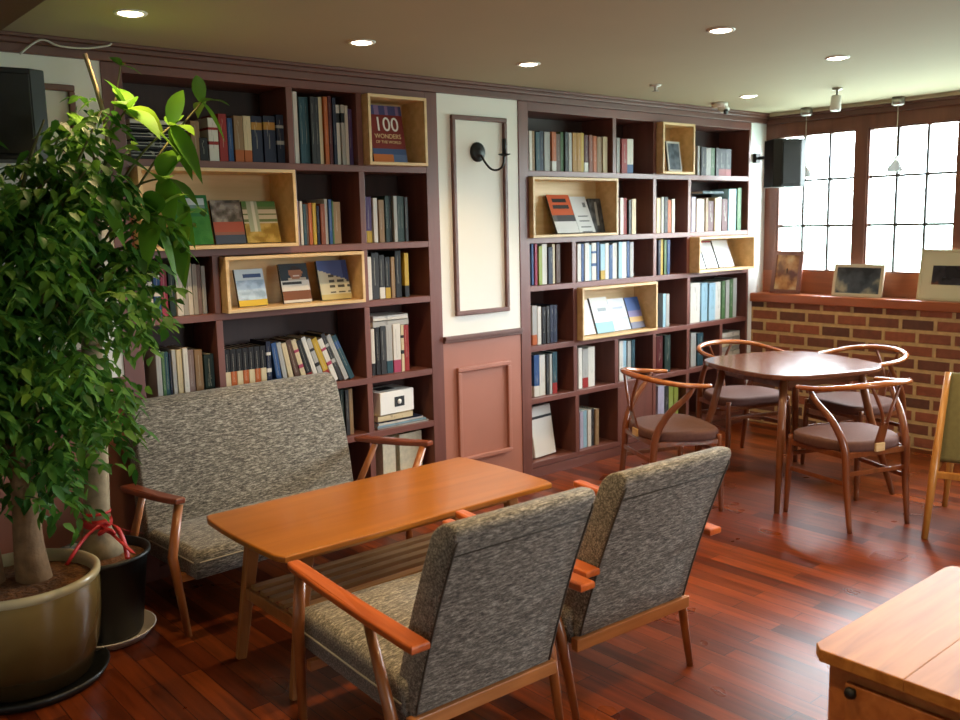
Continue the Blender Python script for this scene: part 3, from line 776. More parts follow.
# white carton with a black square print, two cream file boxes
t = thing('white_box', 'white device carton with black square print on a flat magazine pile', 'box', (2.862, 4.18, z+.0008), .08)
MB().box(-.12, .12, -.085, .1, 0, .125, .003).build('carton', M['white_plastic'], t)
MB().box(-.02, .05, -.0865, -.0845, .035, .09, 0).build('printed_square', M['black'], t)
MB().lathe([(0, 0), (.014, 0), (.014, .0012), (0, .0012)], 20, mat=Matrix.Translation((.015, -.0865, .062)) @ Matrix.Rotation(PI/2, 4, 'X')).build('printed_circle', M['white_plastic'], t)
MB().box(-.07, .04, -.02, .06, .1245, .126).build('printed_top', M['iron'], t)
def file_box(label, x, w, h, lean):
    t = thing('file_box', label, 'file box', (x, 4.14, .1008), 0, 'cream file boxes beside the sofa'); b = MB(); k = .004
    b.box(0, w, 0, k, 0, h); b.box(0, k, k, .2, 0, h); b.box(w-k, w, k, .2, 0, h); b.box(0, w, .2-k, .2, 0, h*.75); b.box(k, w-k, k, .2-k, 0, k)
    b.build('case', M['bookcream'], t)
    MB().box(k+.004, w-k-.004, .02, .18, k, h-.02).build('papers', M['bookgreen'], t)
    t.rotation_euler = (0, -lean, 0)
M['bookcream'] = plain('cream_card', (206, 196, 168), .7, var=.12, vscale=40)
M['bookgreen'] = plain('green_paper', (92, 122, 84), .7)
file_box('narrow cream file box, bottom bay beside the sofa arm', 2.79, .085, .33, 0)
file_box('wide cream file box standing right of the narrow one', 2.905, .155, .335, 0)
# white binder with a black stripe
t = thing('binder', 'large white binder with black stripe leaning in the bottom left bay', 'binder', (3.945, 4.12, .109), 0)
b = MB(); b.box(0, .21, .0, .045, 0, .325, .003); b.build('cover', M['white_plastic'], t)
MB().box(-.0005, .2105, -.0012, .0005, .245, .262).build('stripe', M['black'], t)
t.rotation_euler = (-math.radians(9), 0, math.radians(6))
for i in range(6):
    lying('magazine', 'grey-white magazine, %s in the flat pile behind the round table' % ['lowest', 'second from bottom', 'third from bottom', 'fourth from bottom', 'fifth from bottom', 'topmost'][i], 'magazine', 6.03, 4.19, .51+i*.0366, .25, .18, .036,
          [spine_mat(['silver', 'white', 'silver', 'cream', 'silver', 'white'][i]), M['paper']], .05*(i % 3-1), 'flat magazines behind the round table')

# face-out books: pictures are laid into the front board as a mosaic of coloured cells
_fm = {}
def cm(c):
    c = tuple(int(v) for v in c)
    if c not in _fm: _fm[c] = plain('cover_print', tuple(v*.88 for v in c), .45, spec=.3)
    return _fm[c]
def face_book(label, x, y, z, w, h, fn, nx=22, nz=30, back=math.radians(14), rz=0, th=.016, group=None, parts=None):
    t = thing('book', label, 'book', (x, y, z+th*math.sin(back)+.0008), rz, group); t.rotation_euler = (-back, 0, rz)
    b = MB(); b.box(-w/2, w/2, .0015, .004, 0, h); b.box(-w/2, w/2, th-.003, th, 0, h); b.box(-w/2, -w/2+.003, .0015, th, 0, h)
    b.box(-w/2+.003, w/2-.003, .004, th-.003, .003, h-.003, mi=1)
    b.build('book_block', [M['bookdark'], M['paper']], t)
    q = bmesh.new(); mats = []; NS[0] += 1
    V = [[q.verts.new((-w/2+w*i/nx, 0, h*j/nz)) for i in range(nx+1)] for j in range(nz+1)]
    Vb = [[q.verts.new((-w/2+w*i/nx, .0016, h*j/nz)) for i in (0, nx)] for j in (0, nz)]
    for j in range(nz):
        for i in range(nx):
            f = q.faces.new((V[j][i], V[j][i+1], V[j+1][i+1], V[j+1][i]))
            NS[1], NS[2] = (i+.5)/nx, (j+.5)/nz; m = cm(fn(NS[1], NS[2]))
            if m not in mats: mats.append(m)
            f.material_index = mats.index(m)
    q.faces.new((Vb[0][0], Vb[1][0], Vb[1][1], Vb[0][1]))
    for a, b2, c, d in ((V[0], None, Vb[0][0], Vb[0][1]),):
        q.faces.new(list(a)+[d, c])
    q.faces.new(list(V[nz])[::-1]+[Vb[1][0], Vb[1][1]])
    q.faces.new([V[j][0] for j in range(nz, -1, -1)][::-1]+[Vb[1][0], Vb[0][0]]); q.faces.new([V[j][nx] for j in range(nz+1)][::-1]+[Vb[0][1], Vb[1][1]])
    bmesh.ops.recalc_face_normals(q, faces=q.faces[:])
    me = bpy.data.meshes.new('front_cover'); q.to_mesh(me); q.free()
    for m in mats: me.materials.append(m)
    o = bpy.data.objects.new('front_cover', me); COL.objects.link(o); o.parent = t
    return t
M['bookdark'] = plain('book_board', (70, 62, 56), .5)
def text_part(parent, s, size, loc, mat, name='title'):
    cu = bpy.data.curves.new(name, 'FONT'); cu.body = s; cu.size = size; cu.align_x = 'CENTER'; cu.extrude = .0006
    o = bpy.data.objects.new('tmp_text', cu); COL.objects.link(o)
    bpy.context.view_layer.update()
    me = bpy.data.meshes.new_from_object(o.evaluated_get(bpy.context.evaluated_depsgraph_get()))
    bpy.data.objects.remove(o); bpy.data.curves.remove(cu)
    me.transform(Matrix.Rotation(PI/2, 4, 'X')); me.materials.clear(); me.materials.append(mat)
    o = bpy.data.objects.new(name, me); COL.objects.link(o); o.parent = parent; o.location = loc
    return o
from mathutils import noise as mnoise
R_ = random.Random(5)
NS = [0, 0, 0]
def noisy(c, a=18, s=5.0):
    n = mnoise.noise(Vector((NS[1]*s, NS[2]*s*1.3, NS[0]*7.3)))
    k = round(max(-1, min(1, n*2.6))*2)/2*a
    return tuple(max(0, min(255, (v+k)//6*6)) for v in c)
YB = 4.085
def f100(u, v):
    if v > .84: return (70, 70, 120) if (u*10) % 3 < 2 else (140, 110, 150)
    if v > .22: return (126, 28, 20)
    return (60, 84, 130) if v > .13 else ((206, 110, 40) if u < .6 else (90, 110, 150))
t = face_book('red book with large 100 on its cover, in top row display box', 2.865, YB-.02, 1.932, .215, .30, f100, back=math.radians(10))
text_part(t, '100', .105, (0, -.0008, .165), M['white_plastic'])
text_part(t, 'WONDERS', .034, (0, -.0008, .125), M['pine'])
text_part(t, 'OF THE WORLD', .022, (0, -.0008, .098), M['pine'])
def f_green(u, v):
    if .62 < v < .93 and .08 < u < .92:
        return (206, 222, 226) if v > .8 else ((120, 150, 150) if v > .72 else (84, 150, 60))
    return (40, 120, 64) if v > .55 else noisy((48, 128, 44), 14)
face_book('green landscape-cover book left of two others, second row display box', 1.767, YB, 1.5297, .172, .235, f_green, group='face-out books, second row display box')
def f_grey(u, v):
    if v > .5: return noisy((120, 112, 104), 44)
    return (176, 84, 64) if v > .28 else ((60, 74, 96) if v < .2 else (150, 96, 80))
face_book('grey and red photo-cover book in the middle, second row display box', 1.942, YB, 1.5297, .152, .21, f_grey, group='face-out books, second row display box')
def f_gb(u, v):
    if u < .45 and v > .25 and u > .12: return (176, 190, 168) if u < .28 or u > .36 else (228, 232, 224)
    if v > .86: return (84, 130, 70)
    if v > .45: return (214, 206, 188) if (v*14) % 2 < 1.2 else (110, 130, 84)
    return noisy((184, 156, 76), 28)
face_book('green and beige illustrated book at right end, second row display box', 2.113, YB, 1.5297, .178, .205, f_gb, group='face-out books, second row display box')
def f_sky(u, v):
    if v < .18: return (236, 196, 60)
    if .78 < v < .86 and .25 < u < .9: return (60, 84, 130)
    return noisy((190, 214, 236), 24) if v < .7 else (206, 224, 234)
face_book('pale blue book with yellow foot, display box above the sofa', 2.038, YB, 1.2267, .15, .182, f_sky, group='face-out books in the box above the sofa')
def f_port(u, v):
    if v < .06: return (226, 218, 206)
    if v < .3: return (132, 78, 44)
    if v < .56: return (60, 58, 58) if .46 < v < .52 and .06 < u < .75 else (230, 224, 214)
    du, dv = (u-.56)/.24, (v-.76)/.17
    if du*du+dv*dv < 1:
        if dv > .45: return (50, 34, 26)
        return (168, 110, 78) if not (-.5 < du < .5 and -.5 < dv < -.3) else (224, 200, 184)
    if v < .64 and .28 < u < .9: return (196, 180, 160)
    return (38, 50, 58)
face_book('white book with a face portrait and brown band, box above the sofa', 2.281, YB, 1.2267, .158, .198, f_port, group='face-out books in the box above the sofa')
def f_blue(u, v):
    if v > .62+.3*(.5-u): return (96, 116, 176) if u < .8 else (70, 84, 140)
    if u > .3 and v > .18 and (v*14) % 2 < 1 and (u*10) % 3 < 2: return (90, 88, 80)
    return (226, 220, 190) if v > .14 else (216, 196, 130)
face_book('blue and cream lettered book at right, box above the sofa', 2.508, YB, 1.2267, .178, .205, f_blue, group='face-out books in the box above the sofa')
def f_photo(u, v): return (210, 206, 200) if not (.1 < u < .9 and .06 < v < .94) else noisy((72, 84, 98), 24)
face_book('dark photo book alone in the small upright wood box', 5.285, YB-.02, 1.929, .15, .21, f_photo, back=math.radians(8))
def f_or(u, v):
    if v > .45: return (44, 38, 36) if (.62 < v < .74 and .15 < u < .85) or (.8 < v < .9 and .2 < u < .8) else (214, 92, 40)
    if v > .3: return (70, 68, 70) if u > .2 else (100, 96, 96)
    return (232, 228, 222)
face_book('orange and black book with white foot, right bookcase display box', 4.235, YB+.005, 1.5247, .2, .262, f_or, back=math.radians(23), group='face-out books in the orange-cover box')
def f_wh(u, v): return (120, 120, 120) if (.7 < v < .84 and .66 < u < .86) or (v < .5 and .2 < u < .8 and int(v*28) % 4 == 0) else (232, 230, 226)
face_book('white leaflet book between the orange and the dark ones', 4.418, YB+.01, 1.5247, .15, .25, f_wh, back=math.radians(23), group='face-out books in the orange-cover box')
def f_dk(u, v): return (206, 206, 200) if .45 < u < .62 and .2 < v < .9 else noisy((86, 86, 88), 24)
face_book('dark metallic grey book at right end of the orange-cover box', 4.568, YB+.05, 1.5247, .122, .225, f_dk, back=math.radians(12), group='face-out books in the orange-cover box')
def f_w2(u, v): return noisy((214, 226, 228), 10)
def f_w3(u, v): return (150, 40, 50) if v > .92 else ((190, 204, 210) if v < .3 and u > .5 else (230, 234, 236))
def f_w4(u, v): return (236, 238, 238)
for k, (xx, ww, fn, lb) in enumerate(((5.60, .13, f_w2, 'pale blue-white'), (5.75, .14, f_w3, 'red-topped white'), (5.935, .19, f_w4, 'plain white'))):
    face_book('%s book cover in display box under the window speaker' % lb, xx, YB-.01, 1.2317, ww, .215, fn, back=math.radians(22), group='face-out books in the box under the speaker')
def f_teal(u, v): return (130, 186, 196) if v < .3 else ((160, 170, 170) if .6 < v < .7 and .3 < u < .8 else (232, 230, 222))
def f_lt(u, v): return (190, 200, 220) if .66 < v < .74 and .2 < u < .8 else ((200, 216, 232) if v < .4 else (234, 236, 238))
def f_sun(u, v): return (84, 120, 190) if v > .55 else ((150, 140, 190) if v > .35 else ((232, 190, 120) if v > .2 else (120, 124, 150)))
face_book('plain white book at left end, fourth row display box', 4.425, YB+.01, .8567, .14, .235, f_w4, back=math.radians(20), group='face-out books, fourth row display box')
face_book('white book with teal foot, fourth row display box', 4.585, YB, .8567, .17, .245, f_teal, back=math.radians(20), group='face-out books, fourth row display box')
face_book('white and pale blue book, fourth row display box', 4.765, YB+.01, .8567, .165, .225, f_lt, back=math.radians(20), group='face-out books, fourth row display box')
face_book('blue sunset-cover book at right end, fourth row display box', 4.93, YB+.01, .8567, .14, .222, f_sun, back=math.radians(20), group='face-out books, fourth row display box')
# ------------------------------------------------------------------ lounge chairs and sofa
def lounge(label, cat, name, loc, rz, W, arm_x, top, depth=.61, back_out=.155, arm_splay=(0, 0), arm_m='arm_wood', leg_m='leg_wood', arm_back=-.14, arm_front=.565, seat_w=None, drop=0.0):
    """origin under the rear of the seat; sitter looks along +y"""
    t = thing(name, label, cat, loc, rz)
    zb = .262; h = top-zb; ta = back_out/h
    # backrest: upholstered slab leaning back, rounded top
    b = bmesh.new(); bmesh.ops.create_cube(b, size=1)
    for v in b.verts:
        v.co = Vector((v.co.x*W, (v.co.y+.5)*.105, (v.co.z+.5)*h))
    ed = [e for e in b.edges if e.verts[0].co.z > h*.5 and e.verts[1].co.z > h*.5 and abs(e.verts[0].co.y-e.verts[1].co.y) < .01]
    fr = [e for e in ed if e.verts[0].co.y > .05]; bk_ = [e for e in ed if e.verts[0].co.y < .05]
    bmesh.ops.bevel(b, geom=fr, offset=.062, segments=6, profile=.5, affect='EDGES')
    bk_ = [e for e in b.edges if all(v.co.y < .001 and v.co.z > h-.001 for v in e.verts)]
    bmesh.ops.bevel(b, geom=bk_, offset=.03, segments=4, profile=.5, affect='EDGES')
    ss = [e for e in b.edges if len(e.link_faces) == 2 and e.calc_face_angle(0) > 1.2]
    bmesh.ops.bevel(b, geom=ss, offset=.010, segments=3, profile=.5, affect='EDGES')
    bmesh.ops.subdivide_edges(b, edges=[e for e in b.edges if abs(e.verts[0].co.z-e.verts[1].co.z) > .2], cuts=4)
    for v in b.verts:
        z = v.co.z
        v.co.y += -z*ta + .012*math.sin(PI*min(1, z/h))
        v.co.x *= .985+.03*(1-z/h)
        v.co.z += zb
    for f in b.faces: f.smooth = True
    mb = MB(); mb.add(b, 0, None, True)
    back = mb.build('backrest', M['tweed'], t)
    # welt cord round the rear panel and a seam below the top roll
    def rear(x, z, o=.0): 
        zz = z-zb; return (x*(.985+.03*(1-zz/h)), -zz*ta+.012*math.sin(PI*min(1, max(0, zz/h)))-.001-o, z)
    w = W/2-.006; pts = []
    for k in range(13): pts.append(rear(-w, zb+.01+(h-.06)*k/12))
    pts.append((rear(-w, top-.03)[0]+.012, rear(-w, top-.03)[1]+.008, top-.028))
    pts2 = [(-p[0], p[1], p[2]) for p in pts][::-1]
    MB().tube(pts, .0036, 6).build('piping', M['piping'], back)
    MB().tube(pts2, .0036, 6).build('piping', M['piping'], back)
    MB().tube([rear(-w+.004, top-.085), rear(0, top-.085), rear(w-.004, top-.085)], .0026, 6, caps=True).build('seam', M['piping'], back)
    # side welt at the front edge of the slab
    # seat cushion
    sw = seat_w or W+.03
    c = bmesh.new(); bmesh.ops.create_cube(c, size=1)
    y0, y1 = .02, depth+.035
    for v in c.verts:
        fy = v.co.y+.5; fz = v.co.z+.5
        v.co = Vector((v.co.x*sw, y0+fy*(y1-y0), .240-drop*.4+fz*(.128-drop*.6)+fy*.012))
    bmesh.ops.bevel(c, geom=[e for e in c.edges if min(v.co.z for v in e.verts) > .30], offset=.035, segments=5, profile=.55, affect='EDGES')
    bmesh.ops.subdivide_edges(c, edges=[e for e in c.edges if e.calc_length() > .2], cuts=6, use_grid_fill=True)
    for v in c.verts:
        if v.co.z > .31:
            fy = (v.co.y-y0)/(y1-y0); v.co.z += .018*(1-(2*v.co.x/sw)**2)*(1-(2*fy-1)**2)
    seat = MB().add(c, 0, None, True).build('seat', M['tweed'], t)
    q = sw/2+.001
    MB().tube([(-q, y0+.02, .292), (-q, y1-.02, .302), (-q+.02, y1+.001, .303), (q-.02, y1+.001, .303), (q, y1-.02, .302), (q, y0+.02, .292)], .0035, 6).build('piping', M['piping_lt'], seat)
    # wooden frame
    r = MB()
    r.bar((-W/2-.02, .0, .245), (W/2+.02, .0, .245), (.03, .042), (.03, .042)); r.build('rear_rail', M['rail_wood'], t)
    MB().bar((-arm_x+.012, depth-.07, .222), (arm_x-.012, depth-.07, .222), (.026, .034), (.026, .034)).build('front_rail', M['rail_wood'], t)
    for s, sp in ((-1, arm_splay[0]), (1, arm_splay[1])):
        X = s*arm_x
        def ax(y): return X+sp*(y+.1)
        # paddle arm: flat plank, slimmer nose
        L_ = [(-1, .029), (-.9, .031), (-.3, .030), (.4, .028), (.88, .025), (.98, .021), (1, .017)]
        ym = (arm_front+arm_back)/2; hl = (arm_front-arm_back)/2
        out = [(ax(ym+u*hl)+wd, ym+u*hl) for u, wd in L_]+[(ax(ym+u*hl)-wd, ym+u*hl) for u, wd in L_[::-1]]
        a = MB().prism(out, .525, .550, .007, 3)
        for v in a.bm.verts:
            u = (v.co.y-ym)/hl; v.co.z += .012*u-.006*(1-u*u)
        a.build('armrest', M[arm_m], t)
        zt = .522
        MB().tube([(ax(depth-.06)*.985, depth-.06, zt+.006), (X*1.0, depth-.035, .33), (X*.95, depth-.005, 0)], [.018, .020, .014], 12).build('leg', M[leg_m], t)
        MB().tube([(ax(.13)*.985, .15, zt-.012), (X*.99, .045, .27), (X*.955, -.015, 0)], [.0145, .0185, .0125], 12).build('leg', M[leg_m], t)
    return t
lounge('grey tweed armchair with orange wood arms, nearest the camera', 'armchair', 'armchair', (1.61, 1.905, 0), math.radians(-2.0), .50, .302, .858, back_out=.222, arm_back=-.12, arm_front=.59)
lounge('grey tweed armchair with its back to the round table, right of the nearer one', 'armchair', 'armchair', (2.298, 1.93, 0), math.radians(-3.0), .51, .296, .850, back_out=.218, arm_back=-.11, arm_front=.59)
lounge('tweed two-seat sofa against the left bookcase behind the coffee table', 'sofa', 'sofa', (1.868, 3.915, 0), PI+math.radians(2.5), 1.06, .592, .872, depth=.5, back_out=.11, drop=.035,
       arm_splay=(-.24, -.08), arm_m='dark_arm', arm_back=0.03, arm_front=.475, seat_w=1.06)

# ------------------------------------------------------------------ coffee table
CTX, CTY = 1.946, 2.872
t = thing('coffee_table', 'long low wooden coffee table between the sofa and the armchairs', 'coffee table', (CTX, CTY, 0))
hx, hy, n = .618, .300, 14
out = []
for k in range(n+1):
    u = -1+2*k/n; out.append((hx*(1+.025*(1-u*u))-.012*(abs(u) > .99), hy*u))
for k in range(1, n):
    u = 1-2*k/n; out.append((hx*u, hy*(1+.015*(1-u*u))))
for k in range(n+1):
    u = 1-2*k/n; out.append((-hx*(1+.025*(1-u*u))+.012*(abs(u) > .99), hy*u))
for k in range(1, n):
    u = -1+2*k/n; out.append((hx*u, -hy*(1+.015*(1-u*u))))
MB().prism(out, .527, .55, .006, 3).build('tabletop', M['ct_top'], t)
a = MB()
for y in (-.19, .19): a.bar((-.46, y, .502), (.46, y, .502), (.02, .045), (.02, .045))
for x in (-.47, .47): a.bar((x, -.2, .502), (x, .2, .502), (.02, .045), (.02, .045))
a.build('apron', M['ct_slat'], t)
for sx in (-1, 1):
    for sy in (-1, 1):
        MB().bar((sx*.468, sy*.19, .527), (sx*.55, sy*.205, 0), (.052, .044), (.036, .03), bev=.006).build('leg', M['ct_leg'], t)
    MB().bar((sx*.513, -.2, .255), (sx*.513, .2, .255), (.022, .044), (.022, .044)).build('side_rail', M['ct_leg'], t)
sh = thing  # slatted magazine shelf
for k in range(5):
    y = -.14+.07*k
    MB().bar((-.513, y, .286), (.513, y, .286), (.036, .016), (.036, .016), bev=.002).build('shelf_slat', M['ct_slat'], t)

# ------------------------------------------------------------------ round-cornered table and four round-back chairs
TX, TY, TR = 4.862, 2.89, math.radians(-19)
t = thing('dining_table', 'dark walnut rounded-square table by the brick wall', 'table', (TX, TY, 0), TR)
out = []
for k in range(64):
    a = 2*PI*k/64; c, s_ = math.cos(a), math.sin(a); p = 3.6
    r = .43/((abs(c)**p+abs(s_)**p)**(1/p)); out.append((r*c, r*s_))
MB().prism(out, .722, .75, .008, 3, smooth=False).build('tabletop', M['walnut'], t)
a = MB()
for s_ in (-1, 1):
    a.bar((-.27, s_*.27, .69), (.27, s_*.27, .69), (.022, .06), (.022, .06)); a.bar((s_*.27, -.27, .69), (s_*.27, .27, .69), (.022, .06), (.022, .06))
a.build('apron', M['walnut'], t)
for sx in (-1, 1):
    for sy in (-1, 1):
        MB().tube([(sx*.27, sy*.27, .722), (sx*.315, sy*.315, .45), (sx*.412, sy*.412, 0)], [.023, .022, .015], 14).build('leg', M['walnut_leg'], t)

def round_back_chair():
    t = thing('round_back_chair', 'x', 'chair', (0, 0, 0), 0, None)
    # seat pad
    o = []
    for k in range(40):
        a = 2*PI*k/40; c, s_ = math.cos(a), math.sin(a); p = 3.2
        r = 1/((abs(c)**p+abs(s_)**p)**(1/p)); y = .215*r*s_
        o.append(((.245+.035*(y/.215))*r*c, y))
    q = MB().prism(o, .402, .462, .02, 4, smooth=True)
    for v in q.bm.verts:
        if v.co.z > .44: v.co.z += .008*(1-min(1, (v.co.x/.25)**2+(v.co.y/.22)**2))
    seat = q.build('seat', M['seat_brown'], t)
    MB().box(-.03, .03, -.226, -.21, .405, .45, .004).build('seat_tag', M['pine'], seat)
    for s_ in (-1, 1):
        MB().tube(smooth_path([(s_*.245, .185, 0), (s_*.238, .18, .22), (s_*.232, .172, .435)]), lerp_list([.0125, .018, .015], 13), 12).build('leg', M['wish'], t)
        # rear leg sweeps up and forward into the arm
        MB().tube(smooth_path([(s_*.19, -.235, 0), (s_*.195, -.205, .25), (s_*.20, -.19, .43), (s_*.225, -.13, .56), (s_*.258, -.035, .66), (s_*.268, .0, .715)], 5),
                  lerp_list([.0125, .019, .021, .019, .015, .012], 26), 12).build('leg', M['wish'], t)
        MB().bar((s_*.236, .17, .25), (s_*.197, -.2, .25), (.014, .024), (.014, .024)).build('stretcher', M['wish'], t)
    MB().bar((-.23, .175, .33), (.23, .175, .33), (.014, .024), (.014, .024)).build('stretcher', M['wish'], t)
    MB().bar((-.195, -.205, .3), (.195, -.205, .3), (.014, .024), (.014, .024)).build('stretcher', M['wish'], t)
    fr = MB()
    fr.bar((-.232, .178, .395), (.232, .178, .395), (.02, .03), (.02, .03)); fr.bar((-.2, -.195, .395), (.2, -.195, .395), (.02, .03), (.02, .03))
    for s_ in (-1, 1): fr.bar((s_*.233, .17, .395), (s_*.2, -.19, .395), (.02, .03), (.02, .03))
    fr.build('seat_frame', M['wish'], t)
    bow = [(-.262, .10, .712), (-.272, .04, .716), (-.264, -.08, .728), (-.218, -.18, .746), (-.12, -.24, .758), (0, -.26, .762)]
    bow = bow+[(-x, y, z) for x, y, z in bow[-2::-1]]
    P = smooth_path(bow, 5)
    MB().tube(P, lerp_list([.014, .0155, .017, .019, .02, .019, .017, .0155, .014], len(P)), 12, flat=.82).build('top_rail', M['wish_bow'], t)
    y_ = MB()
    y_.bar((0, -.2, .40), (0, -.245, .56), (.062, .01), (.05, .01), up=(0, 1, 0), bev=.002)
    for s_ in (-1, 1):
        y_.tube(smooth_path([(s_*.012, -.243, .55), (s_*.03, -.252, .62), (s_*.095, -.245, .755)], 4), .009, 8)
    y_.build('back_splat', M['wish'], t)
    return t
ch = round_back_chair()
chs = [('round-backed wooden chair with its back to the camera, right of table', (4.570, 2.362), -19.5),
       ('round-backed wooden chair behind the right tweed armchair, left of table', (4.10, 3.17), -116),
       ('round-backed wooden chair at far side of table, beside the bookcase', (5.20, 3.44), 161),
       ('round-backed wooden chair between table and brick wall', (5.46, 2.79), 71)]
for i, (lb, (x, y), a) in enumerate(chs):
    o = ch if i == 0 else copy_tree(ch)
    o['label'] = lb; o['group'] = 'round-backed chairs at the table'; o.location = (x, y, 0); o.rotation_euler = (0, 0, math.radians(a))

# chair at the right edge: olive upholstered back, honey-coloured legs
t = thing('side_chair', 'olive upholstered chair with honey wood legs cut by the right edge', 'chair', (4.655, 1.71, 0), math.radians(-75))
for s_ in (-1, 1):
    MB().tube([(s_*.235, -.10, 0), (s_*.222, .0, .33), (s_*.205, .19, .80)], [.015, .021, .015], 12).build('leg', M['honey'], t)
    MB().tube([(s_*.23, .52, 0), (s_*.2, .50, .40)], [.014, .02], 12).build('leg', M['honey'], t)
    MB().bar((s_*.222, .0, .33), (s_*.2, .50, .36), (.02, .035), (.02, .035)).build('side_rail', M['honey'], t)
MB().bar((-.222, -.0, .31), (.222, -.0, .31), (.02, .035), (.02, .035)).build('rear_rail', M['honey'], t)
b = MB().box(-.225, .225, -.03, .03, 0, .46, .02, 3, smooth=True); b.xform(Matrix.Translation((0, .075, .36)) @ Matrix.Rotation(-.34, 4, 'X')); b.build('backrest', M['olive'], t)
MB().box(-.195, .195, .10, .54, .38, .46, .025, 3, smooth=True).build('seat', M['olive'], t)

# worn wooden bench table in the lower right corner
t = thing('bench_table', 'worn plank-topped wooden chest table in the lower right corner', 'table', (2.16, .45, 0))
o = [(0, 0), (.87, 0), (.87, .70), (.85, .735), (.82, .75), (.015, .75), (0, .73)]
b = MB()
for y0, y1 in ((0, .25), (.2505, .50), (.5005, .75)):
    if y1 < .7: b.box(0, .87, y0, y1, .425, .46, .002)
    else: b.prism([(0, y0), (.87, y0), (.87, y1-.05), (.855, y1-.012), (.82, y1), (.03, y1), (0, y1-.025)], .425, .46, .003, 2)
b.build('tabletop', M['bench'], t)
b = MB(); b.box(.035, .84, .03, .715, .06, .4249, .004); b.build('chest_body', M['bench_side'], t)
for x in (.05, .76):
    for y in (.05, .64): MB().box(x, x+.06, y, y+.06, 0, .0599, .004).build('foot', M['bench_side'], t)
d = MB().box(.018, .035, .06, .66, .12, .385, .004).build('drawer_front', M['bench_side'], t)
MB().lathe([(0, .03), (.013, .028), (.017, .018), (.009, .008), (.007, 0)], 16, mat=Matrix.Translation((.018, .635, .37)) @ Matrix.Rotation(-PI/2, 4, 'Y')).build('knob', M['black'], d)

# ------------------------------------------------------------------ things on the walls, ceiling and ledge
def speaker(label, loc, rz, mount):
    t = thing('wall_speaker', label, 'speaker', loc, rz); w, d, h = .128, .10, .17
    MB().prism([(-w, -d*.7), (-w*.6, -d), (w*.6, -d), (w, -d*.7), (w*.8, d), (-w*.8, d)], -h, h, .006, 2).build('cabinet', M['black'], t)
    g = MB(); g.box(-w*.56, w*.56, -d-.006, -d+.001, -h+.02, h-.02, .004); g.build('grille', M['iron'], t)
    mt = Matrix.Rotation(-rz, 4, 'Z') @ Matrix.Translation(-Vector(loc))
    m = Vector(mount); L_ = Vector(loc)
    k = MB(); k.box(m.x-.03, m.x+.03, m.y-.03, m.y, m.z-.035, m.z+.035, .004); k.tube([(m.x, m.y-.02, m.z), (m.x, m.y-.09, m.z), (L_.x, L_.y+.09, m.z-.01), (L_.x, L_.y+.05, m.z-.02)], .012, 8)
    k.xform(mt); k.build('bracket', M['iron'], t)
    return t
speaker('black loudspeaker on wall bracket in front of the window', (6.1, 3.72, 1.985), math.radians(-28), (6.27, Y0+.004, 2.05))
speaker('black loudspeaker on the panelled wall behind the leafy plant', (.98, 3.93, 2.05), math.radians(-8), (.98, Y0+.004, 2.05))

t = thing('wall_lamp', 'black iron candle wall lamp on the white panel', 'wall lamp', (3.474, Y0+.0049, 2.007))
MB().lathe([(0, .026), (.02, .024), (.026, .018), (.04, .016), (.05, .012), (.056, .004), (.056, 0)], 32, mat=Matrix.Rotation(PI/2, 4, 'X')).build('wall_plate', M['iron'], t)
arm = smooth_path([(.012, -.02, -.02), (.018, -.045, -.06), (.035, -.075, -.098), (.06, -.10, -.105), (.082, -.12, -.085), (.092, -.125, -.045), (.094, -.125, -.025)], 5)
MB().tube(arm, .0065, 8).build('arm', M['iron'], t)
MB().lathe([(0, -.03), (.012, -.028), (.034, -.02), (.036, -.016), (.0, -.018)], 20, mat=Matrix.Translation((.094, -.125, 0))).build('drip_pan', M['iron'], t)
MB().lathe([(0, -.02), (.0125, -.02), (.0125, .066), (.008, .07), (0, .07)], 16, mat=Matrix.Translation((.094, -.125, 0))).build('candle_tube', M['iron'], t)

t = thing('security_camera', 'white dome security camera on the ceiling above the right bookcase', 'camera', (5.47, 3.84, CZ))
MB().lathe([(0, 0), (.055, 0), (.055, -.018), (.048, -.03), (0, -.03)], 24).build('base', M['white_plastic'], t)
MB().lathe([(0, -.06), (.02, -.058), (.036, -.045), (.042, -.028), (0, -.02)], 24, mat=Matrix.Translation((.03, -.02, -.008)) @ Matrix.Rotation(.5, 4, 'Y')).build('dome', M['white_plastic'], t)
MB().lathe([(0, .016), (.018, .014), (.019, 0), (0, 0)], 18, mat=Matrix.Translation((.0, -.045, -.06)) @ Matrix.Rotation(1.9, 4, 'X')).build('lens', M['black'], t)
t = thing('sprinkler', 'small fire sprinkler head on the ceiling above right bookcase', 'sprinkler', (4.405, 3.54, CZ))
MB().lathe([(0, 0), (.035, 0), (.03, -.008), (.01, -.01), (.009, -.03), (0, -.03)], 18).build('escutcheon', M['white_plastic'], t)
MB().lathe([(0, -.034), (.02, -.034), (.02, -.037), (0, -.037)], 16).tube([(0, 0, -.03), (0, 0, -.035)], .004, 6).build('deflector', M['chrome'], t)
t = thing('track_spotlight', 'pale cylinder spotlight hanging from ceiling near the window', 'spotlight', (5.5, 3.0, CZ))
MB().lathe([(0, 0), (.03, 0), (.03, -.012), (.008, -.014), (.008, -.05), (0, -.05)], 18).build('stem', M['chrome'], t)
MB().lathe([(0, .02), (.03, .02), (.033, -.06), (.028, -.07), (0, -.06)], 22, mat=Matrix.Translation((-.01, 0, -.07)) @ Matrix.Rotation(.12, 4, 'Y')).build('barrel', M['white_plastic'], t)
